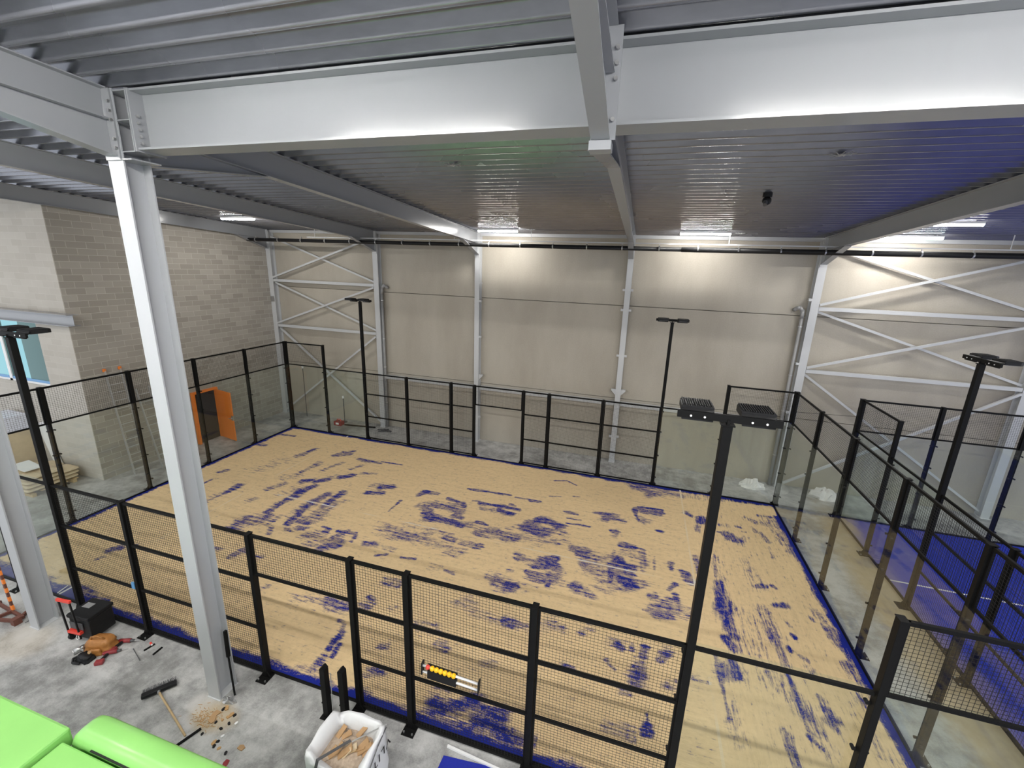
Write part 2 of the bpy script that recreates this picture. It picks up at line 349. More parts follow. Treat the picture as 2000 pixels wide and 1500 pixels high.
# ------------------------------------------------------------ steel frame
names = ['beside the block wall corner', 'at the left edge of the left cross-braced bay', 'x', 'x', 'x']
def hcol(mb, x, y0, y1, w, z0, z1, tf=.018, tw=.012):
    mb.box(x-w/2, x+w/2, y0, y0+tf, z0, z1).box(x-w/2, x+w/2, y1-tf, y1, z0, z1).box(x-tw/2, x+tw/2, y0+tf, y1-tf, z0, z1)
WC = ['white steel wall column in the corner against the block wall',
      'white steel wall column at the right side of the left cross-braced bay',
      'white steel wall column behind the doorway of the far fence, small tabs on its right',
      'white steel wall column with small tabs on both sides, right of the far fence opening',
      'white steel wall column at the left side of the right cross-braced bay',
      'white steel wall column at the right edge of the picture, behind the second court',
      'white steel wall column farthest right along the back wall']
for i, x in enumerate(COLX):
    t_ = thing('steel_column', (x, 11.6, 0), WC[i], 'column', 'white steel columns along the back wall')
    m_ = MB(); w0 = .2 if i in (2, 3) else .24
    hcol(m_, 0, -.17, .11, w0, 0, 8.3+.45)
    m_.build('shaft', 'white_steel_dull', t_)
    MB().box(-.125, .125, -.22, .115, 0, .02).build('base_plate', 'white_steel_dull', t_)
    if i in (2, 3, 4):
        tb = {2: [6.86, 6.15, 4.68, 1.14], 3: [6.86, 6.13, 4.4, 1.1], 4: [6.83, 4.66, 2.9]}[i]
        for z in tb:
            for sgn in ((1,) if i == 2 else (-1,) if i == 4 else (-1, 1)):
                MB().box(sgn*w0/2, sgn*(w0/2+.09), -.17, -.06, z-.04, z+.04).build('fixing_tab', 'white_steel_dull', t_)
    if i in (2, 3):
        for sgn in ((1,) if i == 2 else (-1, 1)):
            MB().prism([(sgn*w0/2, -.14, 3.06), (sgn*(w0/2+.17), -.14, 3.06), (sgn*(w0/2+.17), -.14, 3.0), (sgn*w0/2, -.14, 2.82)], (0, .1, 0)).build('seat_bracket', 'white_steel_dull', t_)
    if i == 0: MB().box(-.1, .1, -.19, -.165, 5.55, 5.8).build('splice_plate', 'zinc', t_)
# rafters
RF = ['white steel rafter along the top of the block wall', 'white steel rafter second from the left, seen dark from below behind the big front column',
      'white steel rafter running from the top of the big front column to the back wall', 'white steel rafter in the middle, carried by the large cross girder',
      'white steel rafter on the right, meeting the wall at the right cross-braced bay', 'white steel rafter beyond the right edge of the picture', 'white steel rafter farthest right over the second court']
for i, x in enumerate(COLX):
    ya, yb = 11.42, (-.26 if i in (2, 3) else -15.8)
    t_ = thing('roof_rafter', (x, 0, 0), RF[i], 'roof beam', 'white steel rafters under the roof')
    m_ = MB(); m_.ibeam((0, yb, roof_z(yb)), (0, ya, roof_z(ya)), .42, .18); m_.build('beam', 'white_steel', t_)
    h = MB(); zt = roof_z(11.4)-.42
    h.prism([(-.005, 11.4, zt), (-.005, 9.9, roof_z(9.9)-.42), (-.005, 11.4, zt-.42)], (.01, 0, 0))
    h.bar((0, 11.4, zt-.42), (0, 9.9, roof_z(9.9)-.43), .18, .014)
    h.build('haunch', 'white_steel', t_)
    MB().box(-.1, .1, 11.4, 11.42, zt-.5, roof_z(11.42)).build('end_plate', 'white_steel_dull', t_)
    if i in (2, 3):
        h = MB(); zt = roof_z(-.25)-.42; zb = 8.62
        h.prism([(-.005, -.26, zt), (-.005, 1.6, roof_z(1.6)-.42), (-.005, -.26, zb)], (.01, 0, 0)); h.bar((0, -.26, zb), (0, 1.6, roof_z(1.6)-.43), .18, .014)
        h.build('haunch', 'white_steel', t_)
for i, x in ((2, 8.49), (3, 14.50)):
    t_ = thing('roof_rafter', (x, 0, 0), ('white steel rafter passing over the viewer from the big front column, at the upper left' if i == 2 else 'white steel rafter passing overhead into the large cross girder, at the top centre'), 'roof beam', 'white steel rafters under the roof')
    y0 = -.62 if i == 2 else -.72
    m_ = MB(); wd = .19 if i == 2 else .16; zt0 = roof_z(y0)
    m_.ibeam((0, -15.8, roof_z(-15.8)), (0, y0-.024, zt0), .35, wd); m_.build('beam', 'white_steel', t_)
    h = MB(); e = -3.4 if i == 2 else -2.6
    zb = 8.66 if i == 2 else 8.58
    h.prism([(-.006, y0-.024, zt0-.35), (-.006, e, roof_z(e)-.35), (-.006, y0-.024, zb)], (.012, 0, 0)); h.bar((0, y0-.024, zb), (0, e, roof_z(e)-.37), wd, .014)
    h.build('haunch', 'white_steel', t_)
    MB().box(-.125 if i == 2 else -wd/2-.005, .125 if i == 2 else wd/2+.045, y0-.022, y0-.002, zb-.01 if i == 3 else zb-.05, zt0-.01).build('end_plate', 'white_steel', t_)
    zs = (9.25, 9.15, 9.05, 8.84, 8.74) if i == 2 else (9.24, 9.13, 9.02, 8.72)
    for z in zs:
        for sg in (-1, 1):
            MB().cyl((sg*(wd/2+.012), y0-.05, z), (sg*(wd/2+.012), y0-.022, z), .017, 8).build('bolt', 'zinc', t_)
    if i == 3: MB().box(-wd/2-.015, wd/2+.015, y0-.03, y0+.12, zb-.085, zb-.012).build('seat_block', 'white_steel', t_)
# large cross girder
t_ = thing('cross_girder', (8.87, -.45, 0), 'large glossy white steel girder crossing the top of the picture', 'girder')
gz = 9.385
m_ = MB(); m_.bar((.02, 0, gz-.012), (17.58, 0, gz-.012), .3, .024); m_.bar((.02, 0, 8.735), (17.58, 0, 8.735), .3, .024); m_.bar((.02, 0, (gz+8.735)/2), (17.58, 0, (gz+8.735)/2), .016, gz-8.76)
m_.box(0, .02, -.17, .17, 8.70, gz); m_.build('beam', 'white_steel', t_)
for k in range(5):
    MB().cyl((.02, -.11, 8.80+.075*k), (.05, -.11, 8.80+.075*k), .016, 8).build('bolt', 'zinc', t_)
for xx in (5.5, 11.6, 17.6): MB().box(xx-.008, xx+.008, -.15, .15, 8.75, gz-.02).build('stiffener', 'white_steel', t_)
# foreground columns
for k, (x, lab) in enumerate(((8.49, 'big white steel column standing in the foreground left of centre'), (3.72, 'white steel column at the left edge, next to the striped barrier'), (26.6, 'white steel column under the right end of the cross girder'))):
    t_ = thing('steel_column', (x, -.46, 0), lab, 'column')
    m_ = MB(); hcol(m_, 0, -.16, .16, .26, 0, 9.40, .02, .014); m_.build('shaft', 'column_white', t_)
    if k == 0:
        for z in (8.62, 8.71, 9.05, 9.38): MB().box(-.13, .13 if z != 8.62 else .30, -.15 if z != 8.62 else -.17, .15 if z != 8.62 else .17, z-.008, z+.008).build('stiffener', 'white_steel', t_)
        MB().box(.365, .38, -.17, .17, 8.70, 9.385).box(.13, .37, .02, .035, 8.71, 9.38).box(.13, .37, -.15, .15, 9.365, 9.38).box(.13, .37, -.15, .15, 9.05, 9.062).box(.13, .37, -.15, .15, 8.70, 8.714).build('connection_box', 'white_steel', t_)
    MB().box(-.14, .14, -.18, .18, 0, .012).build('base_plate', 'white_steel_dull', t_)

# wall rails between the columns, at 2.5 m
for i, lab in ((1, 'white steel wall rail left of the column behind the fence opening'), (2, 'white steel wall rail right behind the far fence opening'), (3, 'white steel wall rail below the slim lamp post on the far right')):
    tag(MB().box(COLX[i]+.12, COLX[i+1]-.12, 11.5, 11.66, 2.38, 2.54).build('wall_rail', 'white_steel_dull'), lab, 'rail', 'white rails along the back wall')
# braced bays
def brace(p, q, nm, lab, w=.09):
    tag(MB().bar(p, q, w, w, (0, 1, 0)).build(nm, 'white_steel_dull'), lab, 'brace', 'white wall bracing')
for bay, (xa, xb) in (('left', (COLX[0]+.135, COLX[1]-.135)), ('right', (COLX[4]+.135, COLX[5]-.135))):
    yy = 11.5
    for z, nm in ((6.55, 'upper'), (4.43, 'lower')):
        brace((xa, yy, z), (xb, yy, z), 'horizontal_brace', '%s horizontal white strut of the %s cross-braced wall bay' % (nm, bay), .12)
    for (z0, z1), nm in (((6.68, 8.5), 'top'), ((4.55, 6.45), 'middle'), ((.2, 4.3), 'bottom')):
        brace((xa, yy-.05, z0), (xb, yy-.05, z1), 'diagonal_brace', 'white diagonal rising to the right in the %s cross of the %s wall bay' % (nm, bay), .075)
        brace((xa, yy+.06, z1), (xb, yy+.06, z0), 'diagonal_brace', 'white diagonal falling to the right in the %s cross of the %s wall bay' % (nm, bay), .075)
# lintel beam over the block room's windows
t_ = thing('lintel_beam', (-1.35, 3.7, 5.3), 'white steel beam across the block wall above the window', 'beam')
MB().ibeam((-10, 0, .36), (0, 0, .36), .34, .3).build('beam', 'white_steel', t_)
# black drain pipe with its carrier rail
t_ = thing('drain_pipe', (-1.97, 10.5, 8.3), 'long black horizontal pipe hung below the roof along the back wall', 'pipe')
m_ = MB(); m_.cyl((0, 0, 0), (18.0, 0, -.02), .07, 12); m_.cyl((18.0, 0, -.02), (37, 0, .03), .08, 12); m_.build('pipe', 'black_plastic', t_, True)
MB().bar((3.2, 0, .14), (37, 0, .17), .035, .035).build('carrier_rail', 'white_steel_dull', t_)
for k in range(30):
    x = .5+k*1.2; MB().bar((x, 0, .15), (x, 0, -.07), .02, .02).cyl((x-.02, 0, 0), (x+.02, 0, 0), .088, 12).build('clamp', 'zinc', t_)
for x in (3.6, 9.9, 12.9, 16.4, 19.4, 22.6, 26.5):
    MB().bar((x, 0, .16), (x, 0, roof_z(10.5)-8.3), .018).build('hanger', 'white_steel_dull', t_)
# rain downpipes with elbows
for x, xd, lab in ((3.98, 1, 'shaded-grey rainwater downpipe with an elbow beside the column of the left braced bay'), (20.2, -1, 'shaded-grey rainwater downpipe with a curved elbow left of the column of the right braced bay')):
    t_ = thing('downpipe', (x, 11.55, 0), lab, 'pipe', 'rainwater downpipes on the back wall')
    MB().cyl((0, 0, .02), (0, 0, 6.2), .055, 12).build('pipe', 'shaded_pipe', t_, True)
    MB().path([(0, 0, 6.2), (-.02*xd*-1, 0, 6.45), (xd*.12, 0, 6.56), (xd*.2, .03, 6.52), (xd*.24, .14, 6.46)], .062, 12).build('elbow', 'shaded_pipe', t_, True)
    for z in (5.9, 4.2, 2.9, 1.2): MB().cyl((0, 0, z), (0, 0, z+.04), .068, 12).bar((0, 0, z+.02), (0, .14, z+.02), .02).build('clamp', 'zinc', t_)

# ------------------------------------------------------------ LED batten lights
def make_batten(led):
    t_ = thing('ceiling_light', (0, 0, 0), 'x', 'ceiling light', 'linear LED ceiling lights')
    MB().box(-.75, .75, -.06, .06, .0, .05).build('housing', 'white_plastic', t_)
    rg = []
    for x in (-.74, .74): rg.append([(x, .055*math.cos(a), -.05*math.sin(a)) for a in [PI*k/8 for k in range(9)]])
    MB().loft(rg).build('diffuser', led, t_)
    for x in (-.6, .6): MB().bar((x, 0, .05), (x, 0, .085), .012).build('hanger', 'zinc', t_)
    return t_
bat = [make_batten('led_wall'), make_batten('led')]
vis = [(.46, 8.04, 'linear LED light at the left, over the brickwork side of the court'), (9.72, 10.3, 'linear LED light just right of the column behind the fence opening'),
       (16.67, 10.3, 'linear LED light over the back wall, right of centre'), (21.7, 8.2, 'upper linear LED light of the two at the far right'),
       (22.25, 10.6, 'lower linear LED light of the two at the far right')]
hid = [(x, yy) for yy in (-3.1, -8.2) for x in (.2, 5.4, 6.95, 10.6, 12.15, 16.7, 18.25, 22.6, 24.15)] + [(x, -12.5) for x in (3, 11.4, 17.4, 25)] + [(30, 2), (30, 9.2), (-7, -1), (-7, -6), (-5.5, 5.6)]  # last lamp is added inside the block room to brighten its windows
BAT = [(x, yy, l) for x, yy, l in vis] + [(x, yy, None) for x, yy in hid]
for k, (x, yy, lab) in enumerate(BAT):     # the wall row is fitted with weaker lamps
    j_ = 0 if lab else 1; o = bat[j_] if k in (0, len(vis)) else copy_tree(bat[j_])
    o.location = (x, yy, roof_z(yy)-.085)
    o.rotation_euler = (math.atan(-.05), 0, 0)
    o['label'] = lab or 'linear LED roof light out of the picture, %s row, lamp %s' % (('nearest' if yy > -4 else 'middle' if yy > -9 else 'farthest') if x > -3 and yy < 0 else 'side', ('one two three four five six seven eight nine'.split()+['ten']*20)[sum(1 for q_ in BAT[:k] if q_[1] == yy and not q_[2])])
    if not lab: o['group'] = 'linear LED lights behind the viewer'
# black ceiling device
t_ = thing('ceiling_camera', (17.15, 5.2, roof_z(5.2)), 'small black dome device hanging from the roof deck on the right', 'camera')
MB().cyl((0, 0, 0), (0, 0, -.08), .085, 14).build('mount', 'black_plastic', t_)
MB().ball((0, -.01, -.15), .085, 14, 9).build('dome', 'black_plastic', t_, True)
MB().cyl((-.03, -.06, -.17), (-.05, -.12, -.24), .04, 10).build('lens', 'dark_grey', t_)
# crumpled fixings pressed into the deck
for k, (x, yy, lab) in enumerate(((11.5, 2.74, 'left of the hanging cross girder joint'), (6.2, 2.72, 'above the big front column'), (17.5, 2.82, 'over the right half of the court'), (17.75, 10.7, 'near the far lamp of the back wall'), (10.9, 10.5, 'near the back wall above the fence opening'))):
    m_ = MB()
    for j in range(9):
        a = 2*PI*j/9+k; r1 = .03+.02*random.random(); r2 = .13+.05*random.random()
        m_.bar((math.cos(a)*r1, math.sin(a)*r1, -.01), (math.cos(a+.5)*r2, math.sin(a+.5)*r2, .005), .008)
    m_.cyl((0, 0, -.012), (0, 0, .004), .05, 12)
    tag(m_.build('roof_anchor', 'zinc', loc=(x, yy, roof_z(yy)-.012)), 'crinkled metal roof fixing in the deck, ' + lab, 'fixing', 'crinkled fixings in the roof deck')

# ------------------------------------------------------------ padel court surfaces
STR = np.array([[float(q) for q in s.split()] for s in '''0.17 7.95 0.62 7.89 .10 .7;0.24 9.03 0.93 9.10 .08 .8;2.55 7.51 2.73 8.22 .12 .6;2.64 8.03 2.69 8.27 .10 1;2.11 6.20 2.46 7.08 .35 .3;3.68 6.41 3.78 7.37 .12 .6;3.78 8.08 4.27 8.69 .12 .7;3.97 8.47 4.31 8.43 .12 .8;4.93 8.14 5.85 8.13 .1 .8;5.87 8.24 6.75 8.27 .04 .9;5.28 6.70 5.52 6.91 .13 1;4.20 6.05 4.41 6.17 .14 1;4.66 6.10 4.93 6.36 .12 .9;4.87 6.42 5.09 6.71 .12 .5;3.58 5.17 3.73 5.69 .12 .6;3.54 6.02 3.77 6.27 .2 .4;4.66 5.41 4.82 5.92 .15 .85;4.67 4.17 4.64 5.26 .13 .8;4.25 5.12 4.30 5.43 .2 .4;5.66 3.89 5.52 4.94 .12 .85;5.47 4.99 5.61 5.60 .16 .8;6.09 4.10 6.22 5.12 .25 .6;6.01 4.99 5.99 5.81 .13 .9;5.45 4.23 5.62 4.92 .2 .45;4.28 6.90 4.53 7.64 .08 .6;5.17 7.31 5.34 7.65 .08 .6;5.74 7.16 6.25 7.35 .07 .6;4.34 3.27 4.37 3.73 .13 .8;4.48 3.43 4.82 3.83 .28 .6;4.82 3.83 4.79 4.06 .1 .8;5.92 3.60 6.29 3.83 .12 .6;5.88 4.03 6.25 4.04 .07 .9;6.06 3.84 6.31 3.81 .06 1;5.19 3.67 5.17 4.07 .1 .6;5.59 3.32 5.36 3.62 .07 .6;6.56 3.58 7.00 3.78 .15 .6;6.75 4.07 6.99 4.05 .05 .9;7.28 4.01 7.81 4.11 .06 1;6.92 3.91 7.02 3.92 .06 1;7.36 3.78 7.53 4.10 .1 .8;7.35 3.33 7.69 3.54 .14 .9;6.93 3.26 7.33 3.52 .17 .5;7.30 3.56 7.50 3.78 .15 .6;7.75 3.51 7.64 3.67 .08 .9;7.93 3.77 7.88 4.06 .05 .7;2.50 4.60 2.46 5.03 .12 .9;2.32 3.89 2.44 4.54 .2 .4;2.38 3.84 2.50 4.49 .04 .8;1.28 4.61 1.27 5.08 .05 .8;1.00 5.57 1.13 5.75 .09 .7;5.43 2.25 5.50 2.56 .1 .8;4.71 2.36 4.93 2.39 .1 .5;6.78 6.09 7.24 6.22 .12 .9;6.63 6.49 6.93 6.68 .16 .5;6.99 6.58 7.30 6.69 .13 .9;3.59 4.43 3.70 4.64 .1 .5;8.53 4.55 9.29 4.52 .25 .55;8.32 3.81 8.70 3.84 .09 .7;8.71 3.82 9.13 3.84 .1 .5;8.89 3.47 9.16 3.60 .03 .9;8.05 5.35 8.07 6.05 .04 .7;6.09 2.45 6.19 2.48 .1 .6;8.43 6.49 8.56 6.76 .1 .8;8.56 6.76 8.98 6.80 .09 .9;9.45 6.64 9.87 6.58 .07 .8;10.04 6.57 10.15 6.41 .08 .9;8.82 6.00 9.24 6.22 .15 .6;9.21 6.21 10.04 6.11 .18 .75;10.05 5.86 10.34 5.78 .1 .8;8.85 5.95 9.31 5.79 .13 .6;9.18 5.62 10.49 5.42 .15 .95;10.50 5.48 11.55 5.51 .14 .6;11.09 5.30 12.17 5.40 .2 .65;11.71 5.62 12.19 6.01 .15 .4;10.58 6.76 11.85 6.81 .07 1;10.80 6.50 11.55 6.51 .16 .55;11.24 6.59 11.67 6.49 .1 .95;11.54 7.00 11.70 6.95 .05 .8;9.83 7.48 11.37 7.54 .05 .9;10.27 6.80 10.51 6.86 .03 .8;11.54 7.49 12.39 7.50 .04 .8;12.07 7.46 12.39 7.50 .06 .9;12.64 6.49 13.30 6.39 .15 1;12.34 5.95 12.82 5.89 .26 .9;12.79 5.99 13.42 6.10 .18 .5;12.30 5.50 13.40 5.51 .05 .7;12.43 5.39 12.82 5.36 .2 .35;13.19 5.64 13.58 5.70 .08 .5;14.21 7.44 14.81 7.52 .1 .6;14.57 7.19 14.82 7.46 .15 .7;8.96 4.51 9.39 4.50 .2 .7;9.33 4.48 10.89 4.32 .2 .5;8.92 4.93 10.32 4.92 .12 .45;9.69 4.81 9.79 4.95 .15 .6;10.32 4.77 10.56 4.69 .1 .7;10.82 4.68 11.07 4.72 .12 .6;11.22 4.65 11.36 4.70 .12 .8;12.51 4.57 12.86 4.62 .12 .7;13.02 4.68 13.47 4.87 .12 .8;13.09 4.48 13.54 4.55 .15 .85;13.16 4.59 13.54 4.42 .2 .5;12.90 4.12 13.45 4.19 .1 .75;13.11 4.07 13.47 4.07 .22 .7;13.44 3.85 13.47 3.88 .07 1;13.84 5.46 14.23 5.45 .12 .8;14.10 5.31 14.23 5.22 .12 .9;14.11 5.00 14.20 4.81 .1 .7;11.99 3.68 12.54 3.73 .14 .5;12.23 3.58 12.67 3.50 .18 .7;12.51 3.58 12.74 3.54 .12 .9;12.74 3.53 12.97 3.49 .1 .5;12.86 3.68 13.23 3.69 .05 .4;10.86 3.54 11.12 3.49 .05 .9;10.54 3.58 10.78 3.58 .12 .35;14.41 5.15 14.94 5.19 .3 .6;14.43 4.76 14.86 4.78 .3 .55;14.91 4.55 14.90 5.05 .1 .9;14.11 4.10 14.20 4.01 .12 .8;14.25 3.92 14.51 3.89 .15 .6;10.89 5.73 11.21 5.70 .05 .9;12.55 9.05 12.99 9.21 .03 1;12.99 9.21 13.38 8.99 .03 1;13.41 6.85 13.84 6.87 .035 .9;13.43 6.58 13.85 6.62 .03 1;13.92 6.60 14.14 6.61 .03 1;13.28 7.18 13.50 7.16 .06 .8;13.57 7.15 13.70 7.15 .04 .8;12.38 4.05 12.50 4.05 .06 .7;9.58 3.62 9.93 3.68 .04 .8;12.62 7.94 12.98 8.03 .03 .7;13.40 8.20 13.61 8.24 .03 .7;15.39 9.76 15.92 9.41 .25 .75;16.00 9.74 16.27 9.46 .2 .5;16.28 9.61 16.95 9.49 .2 .6;16.96 9.64 17.93 9.62 .2 .45;18.27 9.71 18.97 9.85 .12 .35;15.69 8.29 16.27 8.31 .06 1;15.75 8.00 16.23 8.14 .14 .85;15.60 7.64 15.78 7.53 .16 .6;15.44 8.14 15.47 7.72 .07 .9;15.47 7.72 15.57 7.46 .05 .9;15.56 8.18 15.65 8.19 .08 .9;14.24 7.47 14.74 7.56 .06 .9;14.54 7.28 15.08 7.29 .12 .75;17.03 8.38 17.17 8.28 .1 .8;17.35 8.26 17.51 8.31 .1 .9;17.39 8.03 17.47 8.24 .12 1;17.27 7.49 17.33 7.79 .07 .7;16.11 7.09 16.23 7.08 .07 1;14.78 6.63 14.96 6.69 .05 .8;14.88 6.46 14.96 6.64 .1 .6;15.09 6.01 15.45 6.06 .09 .95;15.09 5.44 15.15 5.29 .13 1;15.10 5.19 15.42 5.18 .16 .85;15.21 5.75 15.41 5.64 .25 .45;14.42 5.26 14.92 5.21 .25 .6;14.40 4.79 14.87 4.83 .16 .6;14.62 4.71 14.94 4.55 .2 .55;14.90 5.04 14.92 4.50 .08 .9;14.95 5.10 14.92 5.74 .06 .6;15.07 4.82 15.38 4.88 .2 .7;15.14 4.65 15.37 4.54 .15 1;14.67 4.20 15.32 4.35 .15 .5;15.67 6.00 15.70 5.15 .09 .6;15.58 4.69 15.71 4.65 .13 .6;16.00 5.84 15.99 5.24 .03 .5;16.41 5.68 16.42 5.39 .06 .7;16.68 5.44 16.80 5.40 .09 1;16.72 5.29 16.78 5.16 .1 .8;16.31 4.64 16.49 4.92 .07 .8;17.08 6.16 17.09 5.53 .08 .7;17.57 6.32 17.57 5.50 .15 .45;17.54 5.30 17.57 5.02 .12 .9;17.56 4.95 17.55 4.61 .13 .6;17.48 4.58 17.53 4.34 .16 1;17.87 7.64 18.27 7.67 .05 .8;18.11 7.57 18.36 7.39 .15 .85;18.37 7.20 18.62 7.64 .1 .5;17.99 8.07 18.16 8.07 .1 .5;18.46 8.12 18.57 8.10 .05 .8;18.59 7.89 18.64 7.88 .05 .7;18.82 8.77 19.05 8.61 .1 .5;18.94 8.23 18.98 8.03 .07 .6;19.12 8.02 19.21 7.59 .07 .7;19.17 7.33 19.15 6.81 .04 .6;19.27 9.04 19.72 9.08 .07 .7;19.63 8.93 19.79 7.30 .18 .55;19.47 8.64 19.62 7.63 .15 .45;18.39 5.44 18.67 5.55 .05 .8;18.82 5.62 18.88 5.56 .05 .8;18.71 4.92 18.92 4.99 .08 .9;18.39 6.39 18.45 5.49 .2 .35;16.10 3.87 16.38 4.22 .22 .7;16.45 4.54 16.46 4.34 .08 .8;15.88 4.32 15.99 4.33 .09 .8;15.92 4.34 15.99 4.39 .08 .7;16.45 4.51 16.46 4.34 .08 .7;16.09 3.84 16.29 3.78 .1 .8;16.21 4.00 16.38 4.22 .25 .55;16.64 3.84 16.74 4.18 .08 .4;17.53 5.04 17.52 4.44 .14 .9;17.42 4.37 17.56 4.29 .1 .9;17.50 4.15 17.51 3.83 .14 .85;17.61 4.31 17.68 3.67 .1 .45;17.40 3.55 17.54 3.31 .09 1;17.56 3.68 17.59 3.67 .08 1;17.42 3.07 17.48 2.68 .08 1;17.21 2.75 17.43 2.73 .14 .7;17.61 2.90 17.60 2.76 .15 .35;15.23 2.66 15.29 2.61 .07 1;15.75 2.78 15.72 2.57 .08 .9;16.05 2.56 16.20 2.78 .1 .8;15.02 2.70 15.26 2.78 .1 .4;15.50 2.65 15.50 2.73 .06 .8;15.58 1.85 15.64 2.27 .14 .7;15.59 2.09 15.67 2.12 .1 .95;15.78 1.41 15.81 1.19 .03 1;15.80 1.19 15.83 1.09 .07 1;14.28 1.85 14.41 1.82 .08 .8;13.64 2.66 14.03 2.73 .15 .5;15.00 2.22 15.18 2.10 .05 .8;15.36 1.66 15.49 1.68 .08 .7;16.22 2.08 16.37 2.11 .12 .5;15.16 0.95 15.45 0.99 .1 .6;14.57 2.99 14.65 2.87 .08 .4;14.44 2.69 14.47 2.79 .08 .5;12.20 0.41 12.37 0.41 .14 1;12.50 0.50 12.78 0.59 .14 1;12.20 0.56 12.30 0.65 .12 .6;12.92 0.49 13.36 0.61 .15 .9;11.68 2.70 11.95 2.66 .18 .5;11.97 2.61 12.62 2.49 .15 .45;12.80 2.52 12.97 2.52 .12 .9;12.97 2.49 13.29 2.51 .1 .6;11.05 1.87 11.39 1.87 .15 .5;11.67 1.56 11.89 1.48 .08 .7;9.61 2.21 9.72 2.18 .09 .8;9.67 1.95 9.76 2.04 .13 .6;9.68 2.72 10.00 2.75 .12 .6;10.64 1.13 10.73 1.18 .07 .7;10.26 2.08 10.37 2.12 .08 .5;12.76 1.45 12.94 1.47 .1 .5;12.20 0.42 12.35 0.42 .12 1;12.52 0.50 12.78 0.60 .12 1;12.98 0.47 13.33 0.64 .14 1;12.99 0.39 13.26 0.48 .14 1;13.10 0.31 13.10 0.39 .06 .8;13.41 0.35 13.56 0.26 .14 1;13.60 0.32 13.75 0.26 .16 .8;12.57 0.26 12.79 0.23 .14 .6;12.13 0.59 12.38 0.58 .14 .5;10.79 0.61 10.92 0.70 .1 .6;9.74 0.32 9.72 0.61 .1 .6;17.92 4.29 18.03 3.41 .22 .35;18.37 4.70 18.41 3.78 .15 .55;18.40 3.84 18.47 3.24 .1 .7;18.43 3.03 18.47 2.42 .05 1;18.11 2.93 18.42 2.49 .3 .4;18.44 2.49 18.59 1.95 .13 .6;18.46 2.39 18.52 2.19 .05 1;18.41 1.84 18.58 1.68 .04 1;18.55 2.18 18.58 1.68 .14 .4;17.14 3.02 17.18 1.73 .04 .8;17.30 2.09 17.28 1.78 .07 .45;18.04 1.76 18.08 1.28 .1 .6;19.66 4.51 19.74 3.99 .12 .7;19.57 4.99 19.65 4.48 .1 .5;19.38 4.77 19.42 4.68 .06 .7;18.82 4.42 18.86 4.34 .04 .6;18.83 4.09 18.85 4.04 .06 1;18.70 3.99 18.70 3.93 .04 .6;18.64 3.69 18.67 3.64 .06 .9;18.84 3.56 18.89 3.48 .06 .7;18.86 3.31 18.88 3.27 .07 .6;19.69 3.61 19.76 3.31 .12 .6;19.59 2.90 19.62 2.76 .1 .6;18.86 2.69 18.89 2.61 .08 .8;18.86 2.48 18.96 2.29 .1 .8;18.84 2.23 18.91 2.14 .08 .6;18.70 4.92 18.93 4.99 .08 .9;16.65 2.34 16.89 2.37 .12 .35;17.26 1.68 17.28 1.43 .12 .4;17.23 2.69 17.35 2.71 .14 .8;17.54 2.92 17.62 2.82 .12 .5;19.55 2.22 19.59 1.88 .25 .35;20.07 3.41 20.04 3.17 .1 .4;9.47 1.40 9.66 1.22 .1 .6;9.70 1.14 9.58 1.34 .07 .9;9.70 1.00 9.68 1.13 .07 1;9.69 0.78 9.66 0.95 .08 1;9.87 0.69 9.82 0.91 .06 1;9.80 0.30 9.68 0.57 .09 .5;8.84 1.82 9.29 1.80 .14 .8;8.00 1.66 8.88 1.78 .14 .4;7.11 1.68 7.20 1.74 .07 .5;2.35 1.50 2.44 1.65 .09 .8;2.46 1.13 2.50 1.22 .06 .7;8.83 0.10 9.64 0.21 .13 .5;5.39 2.27 5.47 2.45 .06 .8;2.74 1.83 2.74 1.83 .05 .8'''.split(';')])
nx, ny = 660, 330
gx = np.linspace(.085, 19.915, nx); gy = np.linspace(.085, 9.915, ny); GX, GY = np.meshgrid(gx, gy)
bare = np.zeros_like(GX)
rng = np.random.default_rng(3)
wob = np.zeros_like(GX)
for k in range(10):
    f_ = rng.uniform(2, 9, 2); ph = rng.uniform(0, 6.3); wob += np.sin(GX*f_[0]+GY*f_[1]*rng.choice([-1, 1])+ph)*.09
for x0, y0, x1, y1, hw, s in STR:
    hw = max(hw*1.2, .035)
    ix = np.where((gx > min(x0, x1)-hw*1.6) & (gx < max(x0, x1)+hw*1.6))[0]; iy = np.where((gy > min(y0, y1)-hw*1.6) & (gy < max(y0, y1)+hw*1.6))[0]
    if len(ix) == 0 or len(iy) == 0: continue
    sl = np.s_[iy[0]:iy[-1]+1, ix[0]:ix[-1]+1]
    X_, Y_ = GX[sl], GY[sl]; dx, dy = x1-x0, y1-y0; L2 = dx*dx+dy*dy+1e-6
    tt = np.clip(((X_-x0)*dx+(Y_-y0)*dy)/L2, 0, 1); d = np.hypot(X_-x0-tt*dx, Y_-y0-tt*dy)
    v_ = s*np.clip(1.5-d/hw*(1+wob[sl]), 0, 1.0)
    bare[sl] = np.maximum(bare[sl], v_)
wb = 1+wob*.8
def edge(dist, wd, s=1.0): 
    global bare
    bare = np.maximum(bare, s*np.clip(1.9-dist/(wd*wb), 0, 2))
edge(GY-.085, np.where(GX < 4.3, .22, .12)); edge(9.915-GY, np.where(GX > 14.3, .12, .10)); edge(GX-.085, .10); edge(19.915-GX, np.where(GY > 9.2, .02, .12))
me = bpy.data.meshes.new('court_turf')
vv = np.stack([GX.ravel()-10, GY.ravel()-5, np.zeros(nx*ny)], 1)
ii = np.arange(nx*ny).reshape(ny, nx); q = np.stack([ii[:-1, :-1].ravel(), ii[:-1, 1:].ravel(), ii[1:, 1:].ravel(), ii[1:, :-1].ravel()], 1)
me.vertices.add(nx*ny); me.vertices.foreach_set('co', vv.ravel())
